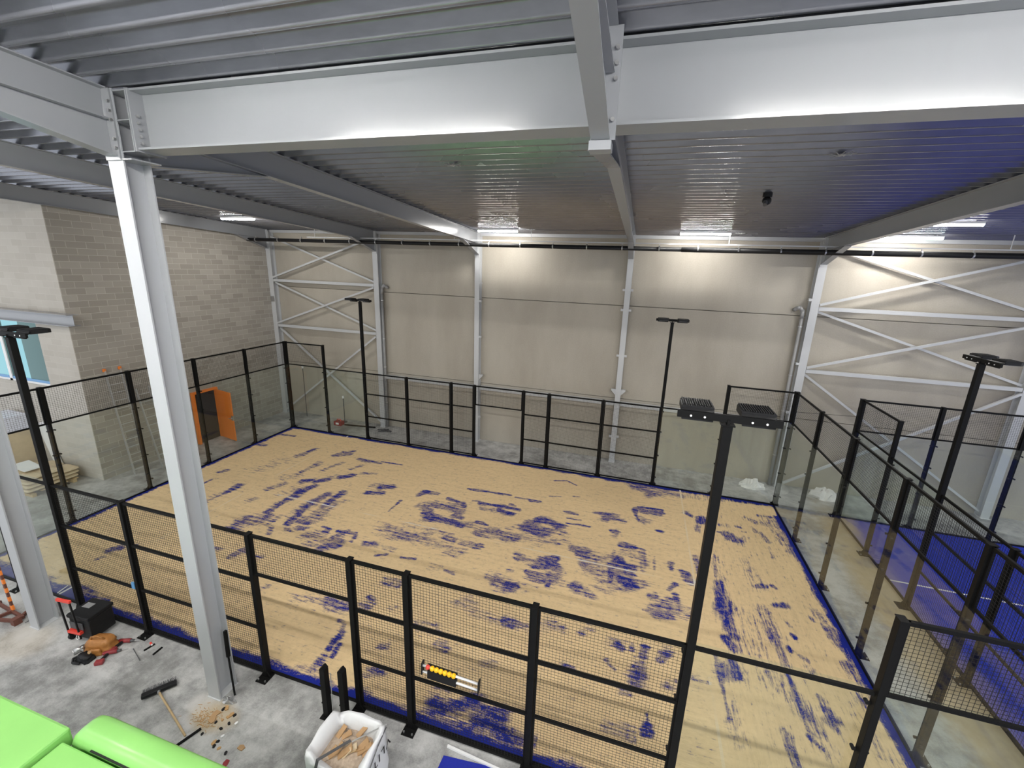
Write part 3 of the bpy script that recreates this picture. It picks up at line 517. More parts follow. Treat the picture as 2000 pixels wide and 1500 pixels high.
me.loops.add(q.size); me.loops.foreach_set('vertex_index', q.ravel().astype(np.int32))
me.polygons.add(len(q)); me.polygons.foreach_set('loop_start', np.arange(0, q.size, 4, dtype=np.int32))
me.update(); me.validate()
at = me.attributes.new('bare', 'FLOAT', 'POINT'); at.data.foreach_set('value', bare.ravel().astype(np.float32))
me.materials.append(M['turf_sand'])
t_ = thing('padel_court_surface', (10, 5, 0), 'large court floor of blue turf mostly buried under beige sand', 'court surface')
o = bpy.data.objects.new('court_turf', me); col.objects.link(o); o.parent = t_; o.location = (0, 0, .024)
m_ = MB()
m_.box(-9.91, 9.91, -4.91, 4.91, 0, .02)
m_.build('underlay', 'blue_mat', t_)
k_ = MB().box(-9.945, 9.945, -4.945, -4.915, 0, .045).box(-9.945, 9.945, 4.915, 4.945, 0, .045).box(-9.945, -9.915, -4.915, 4.915, 0, .045).box(9.915, 9.945, -4.915, 4.915, 0, .045)
k_.build('perimeter_frame', 'black', t_)
C2X = 21.75; C2Y = 9.9
t_ = thing('padel_court_surface', (C2X+5, C2Y-10, 0), 'clean blue turf court floor with white lines at the far right', 'court surface')
MB().box(-4.915, 4.915, -9.915, 9.915, 0, .024).build('court_turf', 'turf_blue', t_)
MB().box(-4.945, 4.945, -9.945, -9.915, 0, .045).box(-4.945, 4.945, 9.915, 9.945, 0, .045).box(-4.945, -4.915, -9.915, 9.915, 0, .045).box(4.915, 4.945, -9.915, 9.915, 0, .045).build('perimeter_frame', 'black', t_)

# ------------------------------------------------------------ padel cage: posts, mesh panels, glass
meshcache = {}
def fence_post(loc, rz, h, lab, grp, wx=.08, wy=.10, glass=False, corner=False):
    # local +y points away from the court
    t_ = thing('fence_post', loc, lab, 'fence post', grp, rz)
    key = ('post', h, wx, wy)
    if key not in meshcache:
        meshcache[key] = MB().box(-wx/2, wx/2, -wy/2, wy/2, .01, h)
    meshcache[key].build('upright', 'black', t_, bevel=.004)
    MB().box(-wx/2-.006, wx/2+.006, -wy/2-.006, wy/2+.006, h, h+.012).build('cap', 'black', t_)
    m_ = MB().box(-.11, .11, -wy/2, .17, 0, .012)
    for sx_ in (-1, 1): m_.prism([(sx_*wx/2, .025, .012), (sx_*(wx/2+.065), .025, .012), (sx_*wx/2, .025, .13)], (0, .02, 0))
    m_.build('base_plate', 'black', t_)
    for sx_ in (-.075, .075): MB().cyl((sx_, .13, .012), (sx_, .13, .04), .014, 6).build('anchor_bolt', 'zinc', t_)
    if glass:
        m2 = []
        for z in glass:
            for sx_ in ((-1, 1)):
                MB().cyl((sx_*(wx/2+.03), -wy/2-.02, z), (sx_*(wx/2+.03), -wy/2+.035, z), .022, 8).bar((0, -wy/2+.02, z), (sx_*(wx/2+.03), -wy/2+.02, z), .02, .03).build('glass_clamp', 'black_plastic', t_)
    return t_
def light_pole(loc, rz, lab):
    t_ = thing('floodlight_pole', loc, lab, 'floodlight pole', 'black floodlight poles of the courts', rz)
    MB().box(-.05, .05, -.05, .05, .01, 5.93).build('pole', 'black', t_, bevel=.004)
    m_ = MB().box(-.12, .12, -.05, .19, 0, .014)
    for sx_ in (-1, 1): m_.prism([(sx_*.05, .025, .014), (sx_*.12, .025, .014), (sx_*.05, .025, .16)], (0, .02, 0))
    m_.build('base_plate', 'black', t_)
    MB().box(-.07, .07, -.06, .06, 5.93, 5.945).box(-.012, .012, -.05, .05, 5.945, 6.0).build('bracket', 'black', t_)
    MB().box(-.52, .52, -.0, .035, 5.97, 6.05).build('crossarm', 'black', t_)
    for s in (-1, 1):
        c_ = Vector((s*.31 if s > 0 else -.30, 0, 0))
        f = MB(); pts = [(-.17, -.05), (.17, -.05), (.17, -.30), (.14, -.36), (-.14, -.36), (-.17, -.30)]
        f.prism([(c_.x+x, y_, 6.02) for x, y_ in pts], (0, 0, .068))
        f.prism([(c_.x-.16, .02, 5.945), (c_.x+.16, .02, 5.945), (c_.x+.17, .02, 6.0), (c_.x+.17, -.05, 6.06), (c_.x-.17, -.05, 6.06), (c_.x-.17, .02, 6.0)], (0, -.03, 0))
        fo = f.build('floodlight', 'black_plastic', t_)
        g = MB()
        for k in range(13): g.box(c_.x-.155+k*.0245, c_.x-.143+k*.0245, -.34, -.07, 6.086, 6.1)
        g.build('cooling_fins', 'black_plastic', fo)
        MB().box(c_.x-.13, c_.x+.13, -.31, -.09, 6.012, 6.02).build('lens', 'lens', fo)
        for dx in (-.07, .07): MB().cyl((c_.x+dx, .035, 6.0), (c_.x+dx, .042, 6.0), .012, 8).build('bolt', 'white_plastic', fo)
    for z in (.35, 1.2, 2.1, 2.85): MB().cyl((.07, -.07, z), (.07, -.01, z), .02, 8).bar((0, -.04, z), (.07, -.04, z), .018, .03).build('glass_clamp', 'black_plastic', t_)
    return t_
def wires(mb, x0, x1, z0, z1, p=.05, t=.0033):
    n = int(round((x1-x0)/p)); mz = int(round((z1-z0)/p))
    for k in range(1, n): x = x0+(x1-x0)*k/n; mb.bar((x, 0, z0), (x, 0, z1), t, t, (0, 1, 0), caps=False)
    for k in range(1, mz): z = z0+(z1-z0)*k/mz; mb.bar((x0, .004, z), (x1, .004, z), t, t, (0, 0, 1), caps=False)
pcache = {}
def mesh_panel(p, rz, wdt, z0, z1, rails, lab, grp):
    # panel between two posts, local +x along, origin at p on the floor
    key = (round(wdt, 3), z0, z1, tuple(rails))
    if key in pcache: t_ = copy_tree(pcache[key])
    else:
        t_ = thing('mesh_fence_panel', (0, 0, 0), '', 'fence panel', grp)
        a, b_ = .045, wdt-.045; r = .04
        f = MB().box(a, a+.03, -.015, .015, z0, z1).box(b_-.03, b_, -.015, .015, z0, z1).box(a, b_, -r/2, r/2, z1-.05, z1).box(a, b_, -r/2, r/2, z0, z0+.04)
        f.build('frame', 'black', t_)
        for z in rails: MB().box(a, b_, -r/2, r/2, z-.022, z+.022).build('cross_rail', 'black', t_)
        wm = MB(); wires(wm, a+.03, b_-.03, z0+.03, z1-.04); wm.build('wire_mesh', 'black_mesh', t_)
        pcache[key] = t_
    t_.location = p; t_.rotation_euler = (0, 0, rz); t_['label'] = lab; t_['group'] = grp
    return t_
def glass_panel(p, rz, wdt, z1, lab, grp, inn=1, rail=True):
    key = ('g', round(wdt, 3), z1, inn, rail)
    if key in pcache: t_ = copy_tree(pcache[key])
    else:
        t_ = thing('glass_wall_panel', (0, 0, 0), '', 'glass panel', grp)
        MB().box(.012, wdt-.012, inn*.072-.005, inn*.072+.005, .045, z1-.01).build('glass_sheet', 'glass', t_)
        if rail: MB().box(.05, wdt-.05, -.02, .02, z1-.045, z1).build('top_rail', 'black', t_)
        MB().box(.09, wdt-.09, inn*.06-.005, inn*.06+.02, .042, .062).build('bottom_profile', 'black_plastic', t_)
        pcache[key] = t_
    t_.location = p; t_.rotation_euler = (0, 0, rz); t_['label'] = lab; t_['group'] = grp
    return t_
SIDE = [0, 2, 4, 6, 8, 9, 11, 12, 14, 16, 18, 20]
GC = (.35, 1.2, 2.1, 2.8)
def side(ax, base, inv, dirn, sname, court, upto=20, left='left', right='right', offs=None):
    """one long side; ax='x' runs along x at y=base, ax='y' runs along -y at x=base"""
    P_ = (lambda s: (s, base, 0)) if ax == 'x' else (lambda s: (base, C2Y-s, 0))
    rz_post = {('x', 'near'): PI, ('x', 'far'): 0, ('y', 'left'): PI/2}[(ax, dirn)]
    rz_pan = 0 if ax == 'x' else -PI/2
    g1, g2, g3 = ('black posts along the %s' % sname, 'black mesh panels along the %s' % sname, 'glass panels along the %s' % sname)
    for k, s in enumerate(SIDE):
        if s > upto: break
        nm = ORD[min(k, 10)] if k else ''
        if s in (4, 16):
            e = left if s == 4 else right
            light_pole(P_(s), rz_post, 'tall black floodlight pole on the %s, at its %s half' % (sname, e)); continue
        hh = 4 if s in (0, 2, 18, 20) else 3
        if s in (0, 20): lab = 'tall thick black corner post at the %s end of the %s' % (left if s == 0 else right, sname)
        elif s in (2, 18): lab = 'tall black glass wall post on the %s, next to the %s corner' % (sname, left if s == 2 else right)
        elif s in (9, 11): lab = 'black post on the %s, %s of the doorway' % (sname, left + ' side' if s == 9 else right + ' side')
        elif s in (8, 12): lab = 'black post on the %s, just %s of the doorway post' % (sname, left if s == 8 else right)
        else: lab = 'black post on the %s, next to the %s floodlight pole' % (sname, left if s == 6 else right)
        c = s in (0, 20)
        fence_post(P_(s), rz_post, hh, lab, g1, .13 if c else .08, .13 if c else .10, glass=GC if s in (0, 2, 18, 20) else False)
    for a, b_ in zip(SIDE, SIDE[1:]):
        if b_ > upto: break
        p = P_(a); wd = b_-a; e = left if a < 10 else right
        if (a, b_) == (9, 11):
            mesh_panel(p, rz_pan, wd, 2.2, 3.0, (), 'short mesh panel over the doorway of the %s' % sname, g2); continue
        if b_ <= 4 or a >= 16:
            cr = (b_ == 2 or a == 18)
            glass_panel(p, rz_pan, wd, 3.0, 'clear glass panel on the %s, %s its %s corner' % (sname, 'beside' if cr else 'second from', e), g3, 1 if dirn != 'far' else -1, not cr)
            if cr: mesh_panel(p, rz_pan, wd, 2.98, 4.0, (), 'mesh strip above the glass on the %s at its %s corner' % (sname, e), g2)
            continue
        d = {4: 'beside the %s floodlight pole' % left, 6: 'second from the %s floodlight pole' % left, 8: 'narrow one %s of the doorway' % left,
             11: 'narrow one %s of the doorway' % right, 12: 'second from the %s floodlight pole' % right, 14: 'beside the %s floodlight pole' % right}[a]
        mesh_panel(p, rz_pan, wd, .05, 3.0, (1.06, 2.07), 'tall black mesh panel on the %s, %s' % (sname, d), g2)
side('x', 0, 0, 'near', 'near court fence', 1)
side('x', 10, 0, 'far', 'far court fence', 1)
side('y', C2X, 0, 'left', 'blue court left fence', 2, upto=14, left='far', right='near')
def endwall(p_of, rz_post, rz_pan, sname, n=5, grp='', a_='far', b_='near', inn=1):
    for k in range(0, n+1):
        if k in (0, 5): continue
        fence_post(p_of(2*k), rz_post, 4, 'tall black post of the %s, %s from its %s corner' % (sname, ORD[k], a_), 'black posts along the ' + sname, glass=GC)
    for k in range(n):
        pos = {0: 'at the %s corner' % a_, 4: 'at the %s corner' % b_}.get(k, '%s from the %s corner' % (ORD[k+1], a_))
        glass_panel(p_of(2*k), rz_pan, 2, 3.0, 'clear glass panel of the %s, %s' % (sname, pos), 'glass panels of the ' + sname, inn, False)
        mesh_panel(p_of(2*k), rz_pan, 2, 2.98, 4.0, (), 'black mesh strip atop the %s, %s' % (sname, pos), 'mesh strips of the ' + sname)
endwall(lambda s: (0, 10-s, 0), PI/2, -PI/2, 'left glass end wall')
endwall(lambda s: (20, 10-s, 0), -PI/2, -PI/2, 'right glass end wall', inn=-1)
endwall(lambda s: (C2X+s, C2Y, 0), 0, 0, 'blue court far end wall', 5, '', 'left', 'right', -1)
# thin guy wire between the two courts
tag(MB().cyl((20.05, 10, 3.35), (21.75, 9.9, 3.45), .006, 6).build('cable', 'black_plastic'), 'thin black cable strung between the two courts at the far corner', 'cable')

# ------------------------------------------------------------ score counter on the near fence
t_ = thing('score_counter', (12.27, -.03, 1.44), 'abacus score counter with yellow and red beads hung on the near mesh fence', 'score counter')
t_.rotation_euler = (0, math.radians(2), 0)
MB().box(.09, .58, -.03, -.01, -.15, .06).build('back_board', 'black_plastic', t_)
for z in (.03, -.09): MB().cyl((0, -.05, z), (.95, -.05, z), .017, 10).build('rod', 'white_plastic', t_, True)
for x in (0, .94): MB().box(x-.006, x+.012, -.08, -.0, -.13, .09).build('end_bracket', 'black_plastic', t_)
MB().ball((.10, -.055, .03), .037, 12, 8).build('bead', 'red', t_, True, label='red bead')
for k in range(6): MB().ball((.175+k*.072, -.055, .03), .039, 12, 8).build('bead', 'yellow', t_, True, label='yellow bead')
MB().box(.10, .58, -.075, -.03, -.16, -.01).build('lower_bead_row', 'black_plastic', t_)

# ------------------------------------------------------------ far left: door, ladder, sacks
t_ = thing('orange_door', (-2, 7.62, 0), 'orange door standing open in its orange frame on the block wall', 'door')
MB().box(-.05, .14, -.52, -.44, 0, 2.12).box(-.05, .14, .44, .52, 0, 2.12).box(-.05, .14, -.52, .52, 2.12, 2.2).build('door_frame', 'orange', t_)
MB().box(.003, .012, -.44, .44, 0, 2.12).build('opening_shade', 'shade_sheet', t_)  # dark sheet on the wall, painting the unlit space beyond the doorway
lf = MB().box(0, 1.0, -.04, 0, .02, 2.12).build('door_leaf', 'orange', t_, loc=(.14, .46, 0), rot=(0, 0, math.radians(-11)))
MB().cyl((.9, -.04, 1.0), (.9, -.09, 1.0), .02, 8).bar((.9, -.09, 1.0), (.78, -.09, 1.0), .02).build('door_handle', 'zinc', lf)
MB().box(.9, 1.003, -.043, .003, .92, 1.12).build('lock_plate', 'zinc', lf)

t_ = thing('ladder', (-1.5, 4.72, 0), 'tall aluminium ladder with orange tips leaning on the block wall', 'ladder')
a0, a1 = Vector((0, -.22, 0)), Vector((-.44, -.22, 3.7))
for s in (0, .44): MB().bar(a0+Vector((0, s, 0)), a1+Vector((0, s, 0)), .03, .065, (1, 0, 0)).build('side_rail', 'aluminium', t_)
for k in range(13):
    c_ = a0.lerp(a1, (k+.6)/13.4); MB().cyl(c_, c_+Vector((0, .44, 0)), .015, 8).build('rung', 'aluminium', t_)
for s in (0, .44): MB().box(a1.x-.05, a1.x+.03, a1.y+s-.03, a1.y+s+.03, 3.66, 3.76).build('end_cap', 'orange', t_, label='orange plastic tip')
t_ = thing('ladder', (-1.25, 5.42, 0), 'short aluminium ladder section standing lower, in front of the tall ladder', 'ladder')
for s in (0, .4): MB().bar((0, -.2+s, 0), (-.6, -.2+s, 2.9), .03, .06, (1, 0, 0)).build('side_rail', 'aluminium', t_)
for k in range(10):
    f_ = (k+.6)/10.4; MB().cyl((-.6*f_, -.2, 2.9*f_), (-.6*f_, .2, 2.9*f_), .014, 8).build('rung', 'aluminium', t_)

t_ = thing('pallet', (-3.45, 3.0, 0), 'wooden pallet under the stack of beige sacks', 'pallet')
for yy in (-.55, -.28, 0, .28, .55): MB().box(-.75, .75, yy-.05, yy+.05, .11, .135).build('deck_board', 'wood', t_)
for yy in (-.5, 0, .5): MB().box(-.75, .75, yy-.05, yy+.05, 0, .11).build('bearer', 'wood', t_)
def sack_mesh():
    rg = []
    for i in range(9):
        u = -1+2*i/8; x = u*.36; e = (1-abs(u)**4)**.5*.95+.05
        rg.append([(x, .235*math.copysign(abs(math.cos(a))**.6, math.cos(a))*(.9+.1*e), .0+.062*e*math.copysign(abs(math.sin(a))**.7, math.sin(a))+.01*random.uniform(-1, 1)) for a in [2*PI*k/14 for k in range(14)]])
    return MB().loft(rg)
sk = sack_mesh().build('cement_sack', 'sack', smooth=True)
cnt = 0
for lay in range(4):
    for ix in range(2):
        for iy in range(3 if lay < 3 else 2):
            o = sk if cnt == 0 else sk.copy()
            if cnt: col.objects.link(o)
            cnt += 1
            o.location = (-3.45+(ix-.5)*.75+random.uniform(-.02, .02), 2.6+iy*.42+.02*lay, .2+lay*.122); o.rotation_euler = (0, 0, random.uniform(-.04, .04)+(PI if ix else 0))
            tag(o, ('beige paper sack in the %s layer, %s row, %s end of the pallet stack' % (('lowest', 'second', 'third', 'topmost')[lay], ('front', 'middle', 'back')[iy], ('left', 'right')[ix])), 'sack', 'beige paper sacks on the pallet')
tag(MB().prism([(-4.25, 2.75, .665), (-3.2, 2.62, .70), (-3.12, 3.02, .71), (-4.2, 3.2, .675)], (0, 0, .02)).build('cover_sheet', 'white_plastic'), 'white board lying on top of the beige sacks', 'board')
tag(MB().bar((-4.55, 3.84, 1.75), (-3.95, 3.82, .04), .4, .03, (0, 1, 0)).build('leaning_board', 'white_plastic'), 'white board leaning on the wall behind the beige sacks', 'board')
t_ = thing('wrapped_bundle', (-5.45, 3.3, 0), 'tall stack under pale printed film at the left edge, below the windows', 'bundle')
MB().box(-.5, .5, -.35, .45, 0, 1.5).build('stack', 'sack', t_, bevel=.03)
MB().loft([[(-.53+.04*random.random(), -.4, z), (.52, -.38+.04*random.random(), z), (.53, .46, z), (-.52, .47, z)] for z in (1.5, 1.7, 1.9, 2.08)]).build('film_wrapping', 'foil_bag', t_, bevel=.04)
MB().box(-.25, .05, -.412, -.40, 1.72, 1.78).box(.05, .4, -.412, -.40, 1.62, 1.66).build('printed_bars', 'dark_grey', t_)

# far wall, left bay
t_ = thing('stand_rod', (-.45, 11.35, 0), 'thin tall rod with a white tip by the back wall in the left bay', 'rod')
MB().cyl((0, 0, 0), (0, 0, 2.45), .014, 8).build('rod', 'dark_grey', t_); MB().box(-.03, .03, -.03, .03, 2.45, 2.58).build('tip', 'white_plastic', t_)
t_ = thing('stand_rod', (1.75, 11.35, 0), 'short dark rod with a white tip standing behind the red tool box', 'rod')
MB().cyl((0, 0, 0), (0, 0, 1.2), .02, 8).build('rod', 'dark_grey', t_); MB().box(-.035, .035, -.03, .03, 1.2, 1.32).build('tip', 'white_plastic', t_); MB().cyl((0, 0, 0), (0, 0, .02), .12, 12).build('foot', 'dark_grey', t_)
t_ = thing('red_tool_case', (1.75, 10.95, 0), 'small red tool case on the floor behind the far fence', 'tool case')
MB().box(-.2, .2, -.13, .13, 0, .2).build('case', 'dark_red', t_, bevel=.02); MB().path([(-.1, 0, .2), (-.08, 0, .28), (.08, 0, .28), (.1, 0, .2)], .015, 8).build('handle', 'red', t_); MB().box(-.08, .08, -.135, -.13, .06, .15).build('label_plate', 'white_plastic', t_)
tag(MB().bar((2.02, 11.0, .03), (3.55, 11.2, .03), .06, .05).build('floor_bar', 'black'), 'long black bar lying on the floor behind the far fence', 'bar')
m_ = MB()
for k in range(7): m_.bar((4.0+random.uniform(-.2, .3), 10.95+random.uniform(-.15, .15), .02+.01*k), (4.25+random.uniform(-.2, .3), 11.1+random.uniform(-.2, .1), .025+.01*k), .05, .03)
tag(m_.build('scrap_heap', 'dark_grey'), 'small heap of dark offcuts at the foot of the wall column', 'debris', kind='stuff')
def crumple(c, rx, ry, h, lab, seed):
    random.seed(seed); m_ = MB()
    rg = []; nn = 22
    for j, (s, z) in enumerate(((1, .0), (.95, .35), (.75, .7), (.5, .95), (.22, 1.0))):
        rg.append([(c[0]+rx*s*math.cos(a)*random.uniform(.75, 1.2), c[1]+ry*s*math.sin(a)*random.uniform(.75, 1.2), h*z*random.uniform(.6, 1.25) if j else .0) for a in [2*PI*k/nn for k in range(nn)]])
    tag(m_.loft(rg).build('crumpled_film', 'crumpled_white'), lab, 'rubbish')
crumple((19.55, 11.15), .42, .22, .26, 'crumpled white plastic film on the floor, just left of the right cross-braced bay', 3)
crumple((21.85, 11.2), .42, .28, .3, 'crumpled white plastic film on the floor between the two courts', 5)

# ------------------------------------------------------------ foreground left: barrier, tool trolley, bags
t_ = thing('striped_barrier', (2.8, -.52, 0), 'red-brown steel stand with an orange and dark striped pole at the left edge', 'barrier')
for a_, b_ in (((-.6, .05, .04), (.42, -.03, .05)), ((-.5, -.33, .04), (.45, -.12, .05)), ((.45, -.16, .05), (.3, .08, .05)), ((-.5, -.35, .04), (-.6, .1, .04)), ((.0, .02, .05), (-.1, -.28, .05))):
    MB().bar(a_, b_, .045, .06).build('base_bar', 'rust', t_)
MB().box(.38, .5, -.2, -.08, 0, .14).build('foot', 'rust', t_)
p0, p1 = Vector((0, .02, .08)), Vector((-.2, .06, 1.5))
for k in range(14):
    a_, b_ = p0.lerp(p1, k/14), p0.lerp(p1, (k+1)/14)
    MB().bar(a_, b_, .055 if k else .08, .035).build('pole_band', 'orange' if k % 2 == 0 else 'rust', t_, label=('orange' if k % 2 == 0 else 'dark red')+' band of the pole')

t_ = thing('tool_trolley', (4.98, -.33, 0), 'black wheeled tool trolley box with red handles beside the left floodlight pole', 'tool box', rz=math.radians(6))
MB().box(-.23, .25, -.2, .22, .08, .52).build('lower_box', 'black_plastic', t_, bevel=.02)
MB().box(-.25, .27, -.22, .24, .53, .60).build('lid', 'black_plastic', t_, bevel=.015)
MB().box(-.18, .0, -.0, .12, .601, .606).build('label_plate', 'aluminium', t_)
MB().box(-.2, .1, -.222, -.21, .3, .45).build('front_panel', 'dark_grey', t_)
MB().box(-.24, .06, -.26, -.2, .21, .27).build('front_grip', 'red', t_, label='red lower grip')
for s in (-.24, .02): MB().bar((s, -.24, .1), (s, -.27, .98), .025).build('pull_rod', 'black_plastic', t_)
MB().bar((-.27, -.27, 1.0), (.05, -.27, 1.0), .04, .05).build('handle', 'red', t_, label='red pull handle')
for s in (-.26, .26): MB().cyl((s-.02, -.18, .08), (s+.02, -.18, .08), .08, 16).build('wheel', 'black_plastic', t_)
MB().path([(-.02, -.265, .2), (-.04, -.275, .15), (0, -.28, .12), (.04, -.275, .15), (.02, -.265, .2)], .006, 6).build('ring', 'white_plastic', t_)

def softbox(cx, cy, rx, ry, h, nz=8, nn=24, jit=.02, top=.75, sq=.55):
    rg = []
    for j in range(nz+1):
        z = h*j/nz; s = (1-(j/nz)**2.2*(1-top))*(1+.06*math.sin(j*1.3))
        rg.append([(cx+rx*s*math.copysign(abs(math.cos(a))**sq, math.cos(a))+random.uniform(-jit, jit), cy+ry*s*math.copysign(abs(math.sin(a))**sq, math.sin(a))+random.uniform(-jit, jit), max(0, z+random.uniform(-jit, jit)*.6) if j else 0) for a in [2*PI*k/nn for k in range(nn)]])
    return MB().loft(rg)
random.seed(11)
t_ = thing('leather_tool_bag', (5.53, -.53, 0), 'tan leather tool bag slumped beside the black tool trolley', 'tool bag', rz=math.radians(22))
softbox(0, 0, .25, .14, .26, jit=.012, top=.7).build('bag_body', 'leather', t_, True)
MB().path([(-.12, -.03, .25), (-.1, -.05, .33), (.03, -.06, .35), (.12, -.04, .26)], .014, 8).build('handle', 'leather', t_, True)
MB().path([(-.24, -.08, .02), (-.26, -.1, .12), (-.2, -.13, .2)], .018, 8).build('grey_trim', 'aluminium', t_, True)
softbox(.02, -.15, .1, .03, .14, jit=.004).build('side_pocket', 'leather', t_, True)
t_ = thing('paint_can', (5.2, -.72, 0), 'small dented metal can on the floor in front of the tan tool bag', 'can')
MB().cyl((-.02, -.06, .05), (.03, .09, .05), .05, 16).build('can_body', 'zinc', t_, True); MB().cyl((-.023, -.07, .05), (-.02, -.06, .05), .053, 16).build('rim', 'aluminium', t_)
t_ = thing('tool_belt', (5.52, -.78, 0), 'black tool pouch heap in front of the tan tool bag', 'tool pouch')
softbox(0, 0, .16, .09, .1, nz=5, jit=.015).build('pouch', 'black_plastic', t_, True); softbox(.02, .06, .035, .03, .13, nz=4, jit=.003).build('roll_of_tape', 'cardboard', t_, True)
MB().path([(-.15, -.02, .05), (-.2, -.08, .03), (-.1, -.14, .03), (.05, -.12, .04)], .02, 8).build('belt', 'black_plastic', t_, True)
def drill(loc, rz, lab):
    t_ = thing('cordless_drill', loc, lab, 'drill', rz=rz)
    MB().cyl((-.1, 0, .045), (.1, 0, .045), .038, 14).cyl((-.12, 0, .045), (-.1, 0, .045), .03, 14).build('motor_housing', 'dark_red', t_, True)
    MB().cyl((.1, 0, .045), (.16, 0, .045), .028, 12, .02).build('chuck', 'dark_grey', t_, True); MB().cyl((.16, 0, .045), (.27, 0, .045), .006, 8).build('drill_bit', 'zinc', t_)
    MB().bar((-.03, 0, .045), (-.08, -.16, .04), .045, .04).build('grip', 'black_plastic', t_, bevel=.01); MB().box(-.15, -.02, -.24, -.15, .005, .075).build('battery', 'dark_red', t_, bevel=.012)
drill((5.83, -.56, 0), math.radians(35), 'dark red cordless drill lying in front, with its bit pointing right')
drill((5.8, -.30, 0), math.radians(20), 'dark red cordless tool half hidden behind the tan tool bag')
for k, (p, q, lab) in enumerate((((6.34, -.33), (6.38, -.16), 'short black strip beside the fence post base, nearer the tool bag'), ((6.6, -.34), (6.59, -.17), 'short black strip on the floor, farther from the tool bag'))):
    tag(MB().bar((p[0], p[1], .01), (q[0], q[1], .01), .03, .02).build('rubber_strip', 'black'), lab, 'strip')
t_ = thing('marker_cap', (6.28, -.17, 0), 'tiny red and white tool by the black strips', 'small tool'); MB().cyl((0, 0, .02), (.06, -.02, .02), .018, 8).build('red_end', 'red', t_); MB().cyl((.06, -.02, .018), (.1, -.035, .018), .014, 8).build('white_end', 'white_plastic', t_)
tag(MB().bar((6.1, -.36, .008), (6.5, -.5, .008), .012).build('steel_wire', 'dark_grey'), 'thin steel wire lying on the concrete near the black strips', 'wire')
tag(MB().box(5.86, 5.94, -.05, -.02, 1.08, 1.22).build('cloth_tag', 'blue_film'), 'small blue and white tag wedged on the cross rail of the near mesh fence', 'tag')
tag(MB().bar((3.37, -.6, .006), (3.37, -.44, .006), .01).build('steel_wire', 'dark_grey'), 'short dark wire on the floor beside the left edge column', 'wire')
tag(MB().bar((3.02, .10, .05), (2.95, .32, .05), .02, .012).build('white_strip', 'white_plastic'), 'short white strip on the blue turf edge beside the left column', 'strip')

# broom, rods
t_ = thing('broom', (7.52, -.85, 0), 'push broom lying head up on the concrete with a wooden handle', 'broom', rz=math.radians(52))
MB().box(-.24, .24, .0, .09, .03, .09).build('broom_head', 'black_plastic', t_, bevel=.008)
br = MB()
for k in range(24):
    for j in range(3): br.bar((-.22+k*.019, .085, .04+j*.02), (-.22+k*.019+random.uniform(-.01, .01), .16, .04+j*.025), .009)
br.build('bristles', 'dark_grey', t_); MB().cyl((0, .0, .07), (0, -.05, .07), .02, 10).build('socket', 'zinc', t_)
ang = math.radians(-52); d_ = Vector((8.64-7.52, -1.23+.85, 0)); d_ = Matrix.Rotation(ang, 3, 'Z') @ d_
MB().cyl((0, -.02, .07), (d_.x, d_.y, .03), .016, 10).build('handle', 'wood', t_, True)
tag(MB().bar((8.64, -1.40, .02), (8.765, -1.07, .02), .03, .03).build('black_stick', 'black'), 'short black stick across the end of the broom handle', 'stick')
t_ = thing('steel_lever', (8.74, -.44, 0), 'dark pry bar leaning on the big front column', 'pry bar')
MB().bar((.04, -.04, .02), (-.09, .05, .72), .03, .03).bar((-.09, .05, .72), (-.125, .09, 1.22), .045, .045).build('bar', 'black', t_)
t_ = thing('foil_scrap', (8.78, -.58, 0), 'crumpled dark foil at the foot of the big front column', 'rubbish')
random.seed(9)
rg = [[(.13*s*math.cos(a)*random.uniform(.6, 1.3), .07*s*math.sin(a)*random.uniform(.6, 1.3), h*random.uniform(.3, 1.3)) for a in [2*PI*k/14 for k in range(14)]] for s, h in ((1, 0), (.9, .04), (.6, .06), (.2, .05))]
MB().loft(rg).build('foil', 'zinc', t_)
# wood chips and cardboard
tag(MB().prism([(8.76, -.95, .004), (8.70, -.82, .004), (8.72, -.76, .004), (8.82, -.77, .004), (8.80, -.84, .004), (8.86, -.92, .004), (8.84, -.96, .004)], (0, 0, .012)).build('cardboard_scrap', 'cardboard'), 'torn piece of brown cardboard in front of the big column', 'cardboard')
CHP = [(8.84, -.69, .05, 1), (8.81, -.72, .035, 0), (9.02, -.75, .045, 1), (9.08, -.74, .03, 0), (9.11, -.87, .03, 0), (9.06, -.97, .03, 0), (8.85, -1.12, .025, 0), (9.15, -1.16, .045, 1), (9.19, -1.13, .03, 0), (9.2, -1.2, .03, 0), (9.46, -1.22, .03, 0), (9.62, -1.09, .06, 2), (9.59, -1.33, .06, 3), (9.19, -1.05, .03, 4), (9.22, -.83, .03, 4), (8.89, -.92, .025, 0), (9.0, -.8, .03, 1), (8.96, -.86, .02, 1), (9.3, -1.2, .03, 1)]
for k, (x, yy, s, kd) in enumerate(CHP):
    a = random.uniform(0, PI); m_ = MB()
    pts = [(s*math.cos(a+b)*r, s*math.sin(a+b)*r, 0) for b, r in ((0, 1), (1.1, .7), (2.4, .9), (3.3, 1), (4.4, .6), (5.3, .9))]
    m_.prism(pts, (0, 0, .018))
    mat = ('black_plastic', 'chip_wood', 'cardboard', 'dark_red', 'white_plastic')[kd]
    lab, cat = (('small dark rubber crumb scattered on the concrete before the big column', 'crumb'), ('small orange wood chip scattered on the concrete before the big column', 'wood chip'), ('loose flat cardboard flake near the green machine', 'cardboard'), ('small dark red scrap at the edge of the green machine', 'scrap'), ('tiny white scrap among the wood chips', 'scrap'))[kd]
    tag(m_.build(('rubber_crumb', 'wood_chip', 'cardboard_flake', 'red_scrap', 'white_scrap')[kd], mat, loc=(x, yy, .0)), lab, cat, ('dark crumbs on the floor', 'wood chips on the floor', None, None, 'white scraps on the floor')[kd])
